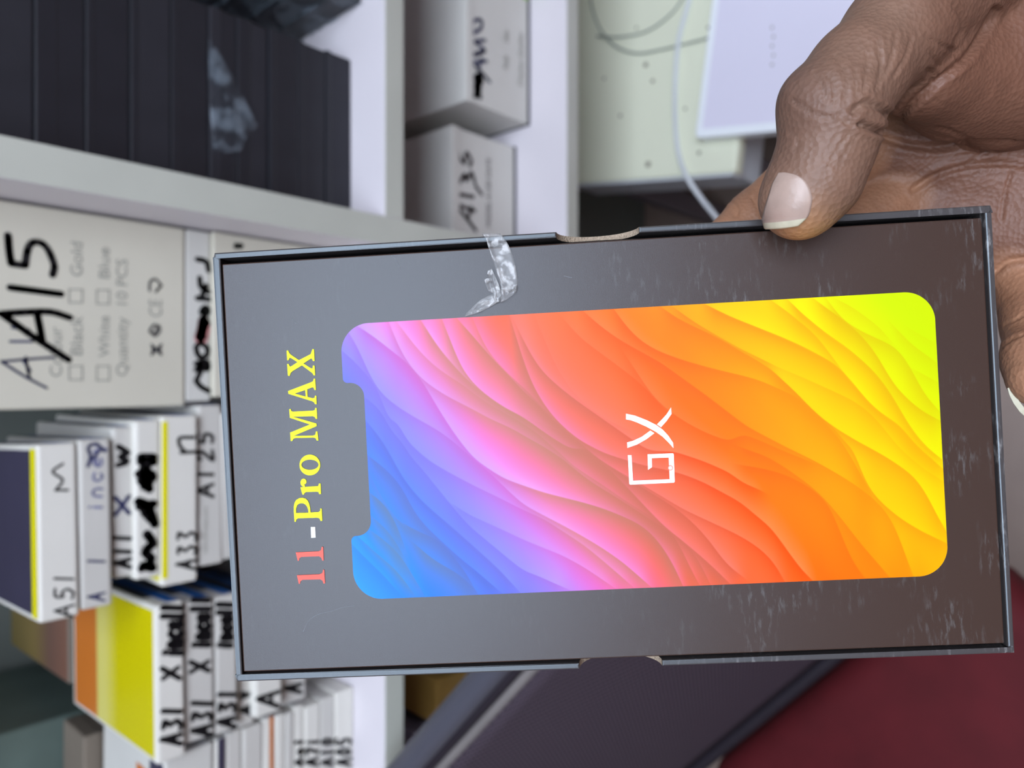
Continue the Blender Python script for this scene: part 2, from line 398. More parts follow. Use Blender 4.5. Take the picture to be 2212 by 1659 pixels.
# second pile of wrapped black boxes
z = Z1
WL = ['film wrapped black box at the bottom of the right-hand black pile', 'film wrapped black box second from the bottom of the right-hand pile',
      'film wrapped black box third from the bottom of the right-hand pile', 'film wrapped black box fourth from the bottom of the right-hand pile', 'film wrapped black box at the top of the right-hand pile']
for i in range(5):
    h = (.027, .030, .028, .030, .030)[i]
    t = carton('wrapped_black_box', WL[i], 'box', .332+RNG.uniform(-.002, .002), .47, .535+RNG.uniform(-.002, .002), .17, z, z+h-.0006, M['blackbox'], .03, 'film wrapped black boxes', lid=.01)
    w = .138; bm = bmesh.new(); add_box(bm, -.0705, .0705, -.0865, .0865, -.0001, h-.0004, .0004)
    bmesh.ops.subdivide_edges(bm, edges=bm.edges, cuts=3, use_grid_fill=True)
    for v in bm.verts: v.co += Vector(RNG.uniform(-.0006, .0006, 3)*np.array((1, 1, .2)))
    f = bm_obj('film_wrap', bm, M['cellophane'], t); f['label'] = 'crinkled clear film'
    z += h

# tall cream carton, the spine box under it, the cream box below
def text_on(root, yl, s, p0, cap_px, p1, m, name='printed_text'):
    """printed line: p0 = baseline start pixel, p1 = end pixel, cap_px = image column of the cap line"""
    x0, z0 = face_xz(root, yl, *p0); x1, z1 = face_xz(root, yl, *p1); xa, za = face_xz(root, yl, cap_px, p0[1])
    V, F = font_text(s, 1.0); a = np.array(V); wd = a[:, 0].max(); cap = a[:, 1].max()
    V = [(x0+v[0]/wd*(x1-x0), yl-.0002, z0+(v[1]/cap)*(za-z0)+(z1-z0)*v[0]/wd) for v in V]
    return (V, F)
zA20t = 1.45-.2477; zA20b = zA20t-.0195
a15 = carton('display_carton', 'tall cream carton marked A15 in thick black marker beside the divider', 'box', -.0165, .116, .551, .20, zA20t, 1.45-.085, M['cream'], .0, None, .002)
yl = half(a15); c4 = zc(0, 400, 3.687)
strokes_px(a15, yl, [[(62, 400), (72, 520), (88, 625)], [(88, 625), (200, 640)], [(200, 640), (212, 545), (240, 470), (300, 452), (365, 490), (410, 575), (432, 650), (418, 715)],
    [(80, 815), (270, 840), (485, 868)], [(10, 1025), (270, 1210), (545, 1390)], [(10, 1025), (200, 1012), (400, 1010), (555, 1055)], [(295, 1030), (318, 1140), (335, 1240)]], c4, .0045, M['ink'])['label'] = 'thick black marker writing'
strokes_px(a15, yl, [[(10, 1405), (190, 1520), (370, 1615)], [(10, 1405), (230, 1385), (430, 1372)], [(205, 1370), (215, 1450), (235, 1540)], [(80, 1245), (260, 1245)], [(95, 1135), (230, 1150)], [(180, 1390), (240, 1480)]], c4, .0017, M['inkblue'], 'pen_writing')['label'] = 'faint blue pen writing'
P4 = []
for s, b, cap, y0, y1 in (('Gold', 655, 560, 735, 460), ('Blue', 870, 785, 755, 500), ('Black', 655, 560, 1365, 1045), ('White', 870, 785, 1370, 1045), ('Quantity  10 PCS', 1012, 925, 1525, 595), ('Colour', 490, 395, 1530, 1130), ('CE', 1288, 1185, 1055, 915)):
    P4.append(text_on(a15, yl, s, c4(b, y0), c4(cap, 0)[0], c4(b, y1), None))
poly_obj('printed_text', merge(P4), M['grey_print'], a15)['label'] = 'grey printed lines'
for x0, x1, y0, y1 in ((550, 655, 830, 935), (550, 655, 1440, 1550), (770, 870, 835, 945), (770, 870, 1440, 1555)):
    strokes_px(a15, yl, [[(x0, y0), (x1, y0)], [(x1, y0), (x1, y1)], [(x1, y1), (x0, y1)], [(x0, y1), (x0, y0)]], c4, .0008, M['grey_print'], 'tick_box')
for sy in ([[(1190, 840), (1195, 770), (1240, 750), (1285, 800)], [(1240, 850), (1265, 820), (1285, 800)]], [[(1190, 1160), (1230, 1110), (1275, 1150), (1235, 1200), (1190, 1165)], [(1225, 1180), (1265, 1120)]],
    [[(1205, 1270), (1285, 1350)], [(1285, 1270), (1205, 1350)], [(1215, 1280), (1215, 1345)], [(1275, 1275), (1275, 1345)]]):
    strokes_px(a15, yl, sy, c4, .0017, M['darkprint'], 'care_symbol')

a20 = carton('spine_box', 'slim cream box with black and red scribbles under the tall cream carton', 'box', -.013, .116, .552, .18, zA20b, zA20t-.0006, M['creamw'], 0.0)
strokes_px(a20, half(a20), [[(1560, 1560), (1600, 1605), (1660, 1640)], [(1600, 1480), (1560, 1560)], [(1560, 1470), (1600, 1440), (1650, 1470), (1650, 1410), (1560, 1420)], [(1570, 1330), (1560, 1290), (1600, 1260), (1650, 1300), (1640, 1360), (1590, 1370), (1565, 1330)],
    [(1600, 1010), (1630, 970), (1660, 1000), (1635, 1030), (1600, 1010)], [(1570, 900), (1680, 910)], [(1590, 740), (1600, 810), (1660, 850)], [(1570, 590), (1640, 610), (1660, 680)], [(1610, 880), (1640, 800)]], c4, .0042, M['ink'])
strokes_px(a20, half(a20), [[(1590, 1220), (1610, 1150), (1620, 1080)], [(1610, 1220), (1630, 1100)]], c4, .009, M['pink'], 'pink_mark')
cr = carton('cream_box', 'plain cream box half hidden behind the top right corner of the phone box', 'box', -.010, .1165, .548, .18, Z1, zA20b-.0006, M['cream'], 0.0)
write(cr, half(cr), '*', 522, 500, 538, 522, .003, M['ink'], 'marker_mark')

# white parts boxes
def lcd_box(label, x0, x1, yf, z0, z1, yaw=0.0, tilt=0.0, top='yellow', body='whitebox', dep=.168, side=True, group='white parts boxes stacked on the left shelf'):
    t = carton('parts_box', label, 'box', x0, x1, yf, dep, z0, z1, M[body], yaw, group, .0022)
    w = x1-x0; h = z1-z0
    if top:
        box('printed_lid', (-w/2+.004, w/2-.004, -dep/2+.004, dep/2-.006, h, h+.0003), M[top], t)
    if side:
        for sx in (-1, 1):
            box('blue_side_print', (sx*w/2-.0003 if sx < 0 else w/2, -w/2 if sx < 0 else w/2+.0003, -dep/2+.005, dep/2-.01, .002, h*.5), M['blue'], t)
            box('dark_side_print', (sx*w/2-.0003 if sx < 0 else w/2, -w/2 if sx < 0 else w/2+.0003, -dep/2+.03, dep/2-.01, h*.52, h-.003), M['darkprint'], t)
    if tilt: t.rotation_euler = (0, tilt, yaw)
    return t
# column 2 (pixel columns of the seams -> heights on the plane of the fronts)
YS = .54
def zpx(px, Y=YS): return on_y(px, CY, Y).z
def xpy(px, py, Y=YS): return on_y(px, py, Y).x
c5 = zc(0, 850, 3.687); c6 = zc(0, 1209, 3.687)
seams2 = [(78, 168), (169, 240), (241, 288), (289, 346), (347, 426), (427, 480)]
ext2 = [(972, 1352), (958, 1322), (925, 1250), (908, 1250), (898, 1262), (880, 1225)]
lab2 = ['topmost white box of its stack, marked A51, with purple lid and yellow edge', 'white box with pale blue pen writing just under the box marked A51',
        'thin white box marked A11 with its front set back in the stack', 'white box with heavily scribbled over black writing above the yellow line',
        'white box marked A33 with a bright yellow line along its top edge', 'white box marked A125 in blue ink at the phone box top edge']
C2 = []
for i, ((p0, p1), (r, l)) in enumerate(zip(seams2, ext2)):
    yf = YS + (.0, .001, .006, .001, .0, .004)[i]
    zt, zb = zpx(p0, yf), zpx(p1+1, yf); x1, x0 = xpy((p0+p1)/2, r, yf), xpy((p0+p1)/2, l, yf)
    C2.append(lcd_box(lab2[i], x0, x1, yf, zb, zt-.0006, (.05, .035, .01, .0, .0, .02)[i], 0, ('purple', None, None, None, 'yellow', None)[i], ('whitebox', 'greybox', 'greybox', 'whitebox', 'whitebox', 'greybox')[i]))
zz = zpx(481); k = 0
hid = ['white box first below the A125 box, hidden behind the phone box', 'white box second below the A125 box, hidden behind the phone box', 'white box third below the A125 box, hidden behind the phone box',
       'white box fourth below the A125 box, hidden behind the phone box', 'white box on the shelf at the foot of the A51 stack, behind the phone box']
nh = 5; hh = (zz - Z1)/nh
for k in range(nh):
    lcd_box(hid[k], -.135, -.022, YS+.004, zz-hh*(k+1), zz-hh*k-.0006, 0, 0, None, 'greybox')
t = C2[0]; w2 = .19
bm = bmesh.new(); hwid = (xpy(120, 972)-xpy(120, 1352))/2; hz = zpx(78)-zpx(169)-.0006
add_box(bm, -hwid+.003, hwid-.003, half(t)+.0012, half(t)+.010, hz+.0003, hz+.0006)
bm_obj('yellow_edge_print', bm, M['yellow'], t)
hw4 = (xpy(386, 898)-xpy(386, 1262))/2; h4 = zpx(347)-zpx(427)-.0006
box('yellow_edge_print', (-hw4+.006, hw4-.004, half(C2[4])-.0003, half(C2[4]), h4-.0042, h4-.0003), M['yellow'], C2[4])
for tb, txt in ((C2[0], None),):
    yl = half(tb)
    write(tb, yl, 'A51', 158, 118, 1335, 1225, .0016, M['ink'])
    strokes_px(tb, yl, [[(540, 770), (440, 770)], [(450, 760), (500, 690), (430, 640), (425, 610), (500, 560)]], c5, .0016, M['ink'], 'marker_mark')
yl = half(C2[1]); write(C2[1], yl, 'A  1', 226, 190, 1300, 1195, .0016, M['inkblue'])
write(C2[1], yl, 'incey', 220, 190, 1108, 950, .0016, M['inkpale'], 'pen_writing')
strokes_px(C2[1], yl, [[(700, 580), (720, 500), (700, 430), (760, 400), (800, 430), (830, 460)], [(740, 520), (800, 440)]], c5, .0022, M['inkblue'], 'pen_scribble')
yl = half(C2[2]); write(C2[2], yl, 'A11', 282, 248, 1228, 1145, .003, M['ink']); write(C2[2], yl, 'X', 280, 248, 1118, 1060, .0028, M['inkblue'], 'pen_cross'); write(C2[2], yl, 'w', 276, 240, 1010, 955, .004, M['ink'], 'marker_mark')
yl = half(C2[3]); strokes_px(C2[3], yl, [[(1130, 1390), (1210, 1330), (1150, 1250), (1220, 1200), (1170, 1120)], [(1140, 1370), (1215, 1390)], [(1100, 860), (1180, 900), (1230, 1040)], [(1110, 900), (1220, 880)], [(1105, 640), (1220, 650), (1150, 740), (1170, 600)], [(1120, 510), (1220, 510)], [(1120, 540), (1220, 545)], [(1140, 600), (1200, 660)], [(1120, 690), (1190, 760)], [(1150, 940), (1200, 1000)]], c5, .0065, M['ink'])
yl = half(C2[4]); write(C2[4], yl, 'A33', 424, 382, 1232, 1140, .0024, M['ink'])
strokes_px(C2[4], yl, [[(1545, 350), (1430, 355), (1430, 420)], [(1430, 420), (1480, 470)], [(1440, 470), (1560, 465)]], c5, .0026, M['ink'], 'marker_mark')
yl = half(C2[5]); write(C2[5], yl, 'A125', 460, 426, 1075, 925, .0028, M['ink'])
P5 = [text_on(C2[5], yl, 'Incell LCD display parts', c5(1650, 1270), c5(1620, 0)[0], c5(1650, 900), None)]
poly_obj('printed_text', merge(P5), M['grey_print'], C2[5])

# column 3: under the yellow printed lid
seams3 = [(335, 398), (399, 462), (463, 512), (513, 548), (549, 608), (609, 660)]
ext3 = [(1312, 1650), (1300, 1602), (1290, 1585), (1300, 1572), (1298, 1548), (1300, 1520)]
lab3 = ['white box under the large yellow and orange printed lid, marked A31 X', 'white box just under the yellow lidded box, also marked A31 X', 'white box third down under the yellow lid, marked A31 with a rounded end',
        'thin grey white box fourth down under the yellow lid', 'bright white box with blue letter A below the phone box corner', 'grey white box second to last under the yellow lidded box']
C3 = []
for i, ((p0, p1), (r, l)) in enumerate(zip(seams3, ext3)):
    yf = YS + (-.008, -.004, -.003, .004, -.004, .006)[i]
    zt, zb = zpx(p0, yf), zpx(p1+1, yf); x1, x0 = xpy((p0+p1)/2, r, yf), xpy((p0+p1)/2, l, yf)
    C3.append(lcd_box(lab3[i], x0, x1, yf, zb, zt-.0006, .03 if i == 0 else RNG.uniform(-.01, .02), 0, 'topprint' if i == 0 else None, ('whitebox', 'greybox', 'greybox', 'greybox', 'whitebox', 'greybox')[i], side=True))
zz = zpx(661); hh = (zz-Z1)/3
hl = ['grey white box just over the bottom pair under the yellow lidded stack', 'grey white box last but one above the shelf under the yellow lidded stack', 'grey white box on the shelf at the foot of the yellow lidded stack']
for k in range(3):
    lcd_box(hl[k], -.228+.008*k, -.13+.004*k, YS+.004, zz-hh*(k+1), zz-hh*k-.0006, 0, 0, None, 'greybox')
for tb, txts in ((C3[0], (('A31', 392, 350, 1610, 1515), ('X', 388, 350, 1470, 1435), ('incell', 392, 352, 1418, 1300))), (C3[1], (('A31', 458, 415, 1590, 1500), ('X', 452, 410, 1455, 1422), ('incell', 452, 415, 1400, 1285))),
                 (C3[2], (('A31', 508, 472, 1572, 1480), ('incell', 500, 470, 1400, 1295))), (C3[3], (('A3', 546, 522, 1545, 1485),)), (C3[4], (('A', 602, 556, 1530, 1480),)), (C3[5], (('A', 650, 615, 1498, 1470),))):
    for q in txts: write(tb, half(tb), *q, .0046 if q[0] == 'incell' else .0036, M['ink'])
# box standing behind the yellow lidded one
b0 = C3[0]
bk = carton('printed_box', 'box with brown and olive lid directly behind the yellow lidded box', 'box', -.262, -.150, .712, .172, zpx(399, YS-.004), zpx(335, YS-.008)-.0008, M['taupe'], .035, None, .002)
box('printed_lid', (-.054, .054, -.083, .083, zpx(335, YS-.008)-.0008-zpx(399, YS-.004), zpx(335, YS-.008)-.0008-zpx(399, YS-.004)+.0003), M['brownolive'], bk)
bh = (zpx(399, YS-.004)-.0008 - Z1)
for k in range(3):
    carton('plain_box', ('taupe box on the shelf at the foot of the pile behind the yellow lidded stack', 'taupe box in the middle of the pile behind the yellow lidded stack', 'taupe box just below the brown and olive lidded box')[k],
           'box', -.258, -.150, .714, .17, Z1+bh*k/3, Z1+bh*(k+1)/3-.0006, M['taupe'], 0, None, .002, lid=.01)

# column 4: lower left pile of pale boxes
seams4 = [(352, 459), (462, 486), (487, 522), (523, 566), (567, 592), (593, 614), (615, 634), (635, 656), (657, 690), (691, 722), (723, 762)]
lab4 = ['cream carton with orange and purple print on its top, left of the yellow lidded box', 'dark topped thin box just under the cream carton with orange and purple print', 'grey white box third in the left-hand pile', 'grey white box fourth in the left-hand pile',
        'box with an orange line in the left-hand pile of pale boxes', 'white edged slim box under the orange lined one', 'pale grey slim box seventh in the left-hand pile', 'white slim box with black writing, eighth in the left-hand pile',
        'pale box with blue writing low in the left-hand pile', 'pale box with black writing last but one in the left-hand pile', 'pale box lying on the shelf at the bottom of the left-hand pile']
x1b = [1650, 1606, 1592, 1576, 1566, 1556, 1546, 1536, 1526, 1514, 1500]
for i, (p0, p1) in enumerate(seams4):
    yf = YS + .004; zt = zpx(p0, yf); zb = max(zpx(p1+1, yf), Z1) if i < 10 else Z1
    x1 = -.268 + RNG.uniform(-.003, .0)
    if i == 0:
        t = carton('print_top_carton', lab4[0], 'box', x1-.13, x1, yf, .118, zb, zt-.0006, M['creamw'], -.02, None, .002)
        h = zt-zb-.0006
        box('orange_print', (.026, .046, -.028, -.010, h, h+.0003), M['orange'], t); box('purple_print', (.030, .060, -.057, -.034, h, h+.0003), M['purple'], t)
        continue
    t = carton('pale_box', lab4[i], 'box', x1-.125, x1, yf, .118, zb, zt-.0006, M[('whitebox', 'greybox')[i in (2, 3, 6, 9)]], RNG.uniform(-.012, .012), 'pale boxes in the left-hand pile', .0018)
    if i == 1: box('dark_band', (-.0625, .0625, -.0593, -.059, .001, zt-zb-.003), M['purple'], t)
    if i == 4: box('orange_band', (-.0625, .0625, -.0593, -.059, .001, .004), M['orange'], t)
    if i in (7, 8, 9, 10): write(t, half(t), ('Aol', 'A7i', 'A10', 'A05')[i-7], p1-4, p0+4, 1655, 1590, .003, M['ink'])
carton('dark_green_carton', 'dark green carton at the back behind the left-hand pile', 'box', -.72, -.288, .72, .16, Z1, Z1+.45, M['darkgreen'], 0, None, .003, lid=.03)
carton('taupe_carton', 'taupe carton standing behind the cream carton with orange and purple print', 'box', -.40, -.290, .668, .05, Z1, zpx(352, YS+.004)+.012, M['taupe'], 0, None, .002, lid=.015)

# lower left bay, in the shade of the shelf
carton('blue_grey_carton', 'blue grey carton in the shade under the left shelf', 'box', -.56, -.362, .575, .2, Z2, Z2+.15, M['bluegrey'], .06, None, .002, lid=.03)
carton('amber_carton', 'amber carton in the shade under the left shelf beside a blue grey one', 'box', -.345, -.298, .562, .15, Z2, Z2+.135, M['amber'], -.05, None, .002, lid=.02)
t = carton('grey_carton', 'grey carton with dark marks in the shade under the left shelf', 'box', -.286, -.15, .545, .2, Z2, Z2+.122, M['bluegrey'], 0, None, .002, lid=.02)
write(t, half(t), 'Ao', 1050, 1014, 1462, 1400, .006, M['ink'])

# right bay, middle shelf: two white cartons
def white_carton(label, xl, xr, yf, top, yaw):
    t = thing('white_carton', label, 'box', ((xl+xr)/2, yf+.08, Z2), yaw)
    w = (xr-xl)/2; h = top-Z2
    box('tray', (-w+.001, w-.001, -.079, .079, 0, h-.004), M['creamw'], t, .0012)
    box('lid', (-w, w, -.08, .08, h-.012, h), M['creamw'], t, .0015)
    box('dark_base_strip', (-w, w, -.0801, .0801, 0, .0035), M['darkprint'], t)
    HALF[t.name] = .0797
    return t
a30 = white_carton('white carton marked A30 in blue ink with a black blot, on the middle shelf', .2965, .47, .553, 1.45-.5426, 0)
yl = half(a30); c2 = zc(700, 0, 2.765)
strokes_px(a30, yl, [[(900, 570), (930, 520), (900, 470), (935, 450)], [(930, 575), (905, 520), (940, 480)], [(910, 560), (935, 460)]], c2, .0072, M['ink'], 'ink_blot')
strokes_px(a30, yl, [[(990, 490), (930, 420), (880, 370)], [(880, 370), (970, 365)], [(920, 420), (940, 350)], [(900, 330), (960, 300), (900, 250), (960, 240)], [(890, 200), (935, 170), (940, 120), (890, 130), (890, 200)], [(880, 330), (960, 300)]], c2, .0036, M['inkblue'])
P = [text_on(a30, yl, s, c2(b, y0), c2(cap, 0)[0], c2(b, y1), None) for s, b, cap, y0, y1 in (('Display Quality', 1185, 1160, 520, 200), ('Model', 1100, 1070, 420, 340), ('Colour', 1100, 1070, 260, 180))]
poly_obj('printed_text', merge(P), M['grey_print'], a30)
box('green_label', (.055, .075, -.0805, -.0795, .004, .03), M['green'], a30)
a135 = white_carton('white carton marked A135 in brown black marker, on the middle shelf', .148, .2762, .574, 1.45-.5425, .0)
yl = half(a135)
strokes_px(a135, yl, [[(905, 1375), (840, 1290), (775, 1215)], [(775, 1215), (900, 1260)], [(860, 1300), (880, 1240)], [(800, 1160), (890, 1175)], [(810, 1090), (840, 1040), (850, 1080), (880, 1030), (900, 1090)], [(790, 860), (815, 950), (840, 970), (850, 910), (880, 960), (870, 990)], [(940, 1160), (905, 1110)]], c2, .0042, M['inkbrown'])
P = [text_on(a135, yl, 'MODEL A135F DATE', c2(995, 1360), c2(970, 0)[0], c2(995, 950), None)]
poly_obj('printed_text', merge(P), M['inkbrown'], a135)

# ---------------------------------------------------------------- table, laptop, cables
tz = .55
ty = math.radians(-7.0)
tab = thing('side_table', 'cream topped side table with paint specks under the right shelves', 'table', (.2725, .424, 0), ty)
bm = bmesh.new(); add_box(bm, 0, .62, 0, .30, tz-.022, tz, .004, 0, 3); bmesh.ops.recalc_face_normals(bm, faces=bm.faces)
bm_obj('table_top', bm, M['tabletop'], tab)
box('edge_strip', (-.004, .0, .004, .30, tz-.024, tz-.002), M['tableedge'], tab, .001)
box('apron', (.003, .60, .012, .29, tz-.10, tz-.030), M['tableedge'], tab, .002)
for lx in (.012, .56):
    for ly in (.02, .25): box('leg', (lx, lx+.035, ly, ly+.03, 0, tz-.10), M['darkgrey'], tab, .002)
bm = bmesh.new()
for px, py, r in ((1395, 140, 5), (1410, 175, 4), (1400, 355, 6), (1545, 130, 5), (1340, 250, 3.5), (1375, 60, 3), (1480, 235, 3), (1305, 170, 3), (1530, 60, 3), (1510, 330, 4)):
    p = on_z(px, py, tz); c = Matrix.Rotation(-ty, 4, 'Z') @ (p - tab.location); rr = r*.0006
    vs = [bm.verts.new((c.x+rr*math.cos(a)*(1+.5*RNG.random()), c.y+rr*math.sin(a)*(1+.5*RNG.random()), tz+.0002)) for a in np.linspace(0, 2*math.pi, 9)[:-1]]
    bm.faces.new(vs)
bm_obj('paint_specks', bm, M['speck'], tab)['kind'] = 'stuff'
lz = .57
stor = thing('storage_cabinet', 'dark grey low cabinet under the white laptop, before the table', 'cabinet', (.50, .30, 0), math.radians(-8))
box('cabinet_body', (-.17, .17, -.10, .085, 0, lz-.022), M['darkgrey'], stor, .003)
box('cabinet_door', (-.165, .165, -.112, -.10, .03, lz-.03), M['darkgrey'], stor, .002)
box('door_handle', (-.05, .05, -.122, -.112, lz-.09, lz-.075), M['silver'], stor, .002)
lap = thing('laptop', 'closed lavender white laptop with silver rim lying on the table beside the thumb', 'laptop', (.3217, .470, lz), math.radians(-8.2))
def rrect(x0, x1, y0, y1, r, n=6):
    out = []
    for cx_, cy_, a0 in ((x1-r, y1-r, 0), (x0+r, y1-r, 90), (x0+r, y0+r, 180), (x1-r, y0+r, 270)):
        for k in range(n+1):
            a = math.radians(a0 + 90*k/n); out.append((cx_+r*math.cos(a), cy_+r*math.sin(a)))
    return out
def prism(name, pts, z0, z1, m, parent, bev=0.0):
    bm = bmesh.new(); a = [bm.verts.new((x, y, z0)) for x, y in pts]; b = [bm.verts.new((x, y, z1)) for x, y in pts]; n = len(pts)
    bm.faces.new(a[::-1]); top = bm.faces.new(b)
    for i in range(n): bm.faces.new((a[i], a[(i+1) % n], b[(i+1) % n], b[i]))
    if bev: bmesh.ops.bevel(bm, geom=list(top.edges), offset=bev, segments=2, affect='EDGES')
    bmesh.ops.recalc_face_normals(bm, faces=bm.faces)
    return bm_obj(name, bm, m, parent)
prism('base', rrect(0, .33, -.235, 0, .006), -.020, -.009, M['silver'], lap, .001)
prism('rim', rrect(0, .33, -.235, 0, .006), -.008, 0, M['silver'], lap, .0012)
prism('lid_panel', rrect(.011, .319, -.224, -.009, .003), -.001, .0003, M['laptop'], lap)
V, F = [], []
for k in range(5):
    p = on_z(1668+(k % 2)*3, 60+k*20, lz); c = Matrix.Rotation(math.radians(8.2), 4, 'Z') @ (p - Vector((.3217, .47, lz)))
    n0 = len(V); s = .0015
    V += [(c.x-s*1.4, c.y-s, .0006), (c.x+s*1.4, c.y-s*.8, .0006), (c.x+s, c.y+s, .0006), (c.x-s, c.y+s*.7, .0006)]; F.append((n0, n0+1, n0+2, n0+3))
poly_obj('small_mark', (V, F), M['grey_print'], lap)
def cable(name, label, pix, r, m, cat='cable', extra=None):
    pts = [tuple(on_z(px, py, zz_)) for px, py, zz_ in pix] + (extra or [])
    return tag(tube(name, pts, r, m), label, cat)
h1 = tz+.0036
cable('white_cable', 'thick white cable running over the table past the laptop and down its end', [(1500, -40, h1), (1484, 20, h1), (1466, 90, h1), (1459, 180, h1), (1459, 260, h1), (1466, 330, h1), (1482, 378, h1+.001), (1512, 425, h1-.012), (1548, 470, h1-.035), (1600, 530, h1-.08), (1660, 590, h1-.14)], .0034, M['cable'])
h2 = tz+.0018
cable('grey_cable', 'thin grey cable curling in a loop across the table under the shelf', [(1272, -30, h2), (1280, 20, h2), (1298, 65, h2), (1330, 100, h2), (1375, 115, h2), (1425, 108, h2), (1480, 95, h2), (1530, 82, h2), (1600, 60, h2)], .0016, M['cablegrey'])
cable('grey_cable', 'thin grey cable lying farthest back on the table, crossing the loop', [(1290, 78, h2+.004), (1340, 80, h2), (1400, 66, h2), (1450, 30, h2), (1475, -5, h2), (1490, -40, h2)], .0016, M['cablegrey'])

# ---------------------------------------------------------------- office chair with red seat
ang = math.atan2(-.157, .17)
ch = thing('office_chair', 'office chair with ribbed mesh back and dark red seat below the phone box', 'chair', (-.2886, .2775, 0), ang)
# local axes: x along the backrest, -y towards the seat side
def chair():
    bw = .22; zb, zt = .69, 1.05; lean = .10
    def bp(x, s, off=0.0):                        # s 0 bottom .. 1 top ; slightly curved sheet
        return (x*(1-.27*s), lean*s + off, zb + (zt-zb)*s)
    bm = bmesh.new(); nx, ns = 28, 20; g = [[bm.verts.new(bp(-bw + 2*bw*i/nx, j/ns)) for i in range(nx+1)] for j in range(ns+1)]
    for j in range(ns):
        for i in range(nx): bm.faces.new((g[j][i], g[j][i+1], g[j+1][i+1], g[j+1][i]))
    o = bm_obj('mesh_back', bm, M['chairmesh'], ch, True); s = o.modifiers.new('t', 'SOLIDIFY'); s.thickness = .006
    top = [bp(-bw+2*bw*i/8, 1.0, .004) for i in range(9)]
    tube('top_piping', [(x, y, z+.008) for x, y, z in top], .005, M['piping'], ch)
    tube('dark_gap', [(x, y+.006, z+.016) for x, y, z in top], .006, M['gapdark'], ch)  # tube coloured as the shade in the gap below the top rail
    tube('top_rail', [(x, y+.015, z+.025) for x, y, z in top], .011, M['chairframe'], ch)
    tube('lower_rail', [(x, y-.004, z-.004) for x, y, z in [bp(-bw+2*bw*i/8, 0.0) for i in range(9)]], .008, M['gapdark'], ch)
    for sx in (-1, 1): tube('side_rail', [bp(sx*bw, j/6) for j in range(7)], .009, M['chairframe'], ch)
    bm = bmesh.new(); add_box(bm, -.23, .19, -.42, -.012, .57, .65, .03, 0, 4)
    bm_obj('seat', bm, M['red'], ch, True)
    tube('back_support', [(0, -.05, .56), (0, .035, .58), (0, .05, .68), (0, .07, .85)], .014, M['chairleg'], ch)
    tube('column', [(0, -.21, .10), (0, -.21, .35), (0, -.21, .575)], .022, M['chairleg'], ch)
    for k in range(5):
        a = k*2*math.pi/5 + .3
        tube('base_leg', [(.02*math.cos(a), -.21+.02*math.sin(a), .11), (.13*math.cos(a), -.21+.13*math.sin(a), .09), (.24*math.cos(a), -.21+.24*math.sin(a), .065)], .016, M['chairleg'], ch)
        bm = bmesh.new(); bmesh.ops.create_cone(bm, cap_ends=True, segments=18, radius1=.028, radius2=.028, depth=.035, matrix=Matrix.Translation((.24*math.cos(a), -.21+.24*math.sin(a), .029)) @ Matrix.Rotation(a, 4, 'Z') @ Matrix.Rotation(math.pi/2, 4, 'X'))
        bm_obj('caster', bm, M['chairleg'], ch)
chair()

# ---------------------------------------------------------------- phone box
R1 = np.array((.9964389, .0531031, .00081218)); R2 = np.array((-.0530383, .9998770, .0416078)); TT = np.array((-.014712834, -.021355687, .16871132))
R1 /= np.linalg.norm(R1); R2 -= R1*(R1@R2); R2 /= np.linalg.norm(R2)
HI = np.linalg.inv(np.stack([R1, R2, TT], 1))
def PB(px, py):
    """a mark printed on the lid, read off the photograph, in box millimetres"""
    v = HI @ np.array((-(py-CY)/FPX, -(px-CX)/FPX, 1.0)); return v[0]/v[2]*1000, v[1]/v[2]*1000
def cw(v): return RGT*v[0] + UPV*v[1] + FWD*v[2]
ax, ay = cw(R1).normalized(), cw(R2).normalized(); az = ax.cross(ay)
pbx = thing('phone_box', 'black phone box with colourful printed screen and title, held up in the hand', 'box')
pbx.matrix_world = Matrix.Translation(EYE + cw(TT)) @ Matrix((ax, ay, az)).transposed().to_4x4() @ Matrix.Diagonal((.001, .001, .001, 1))

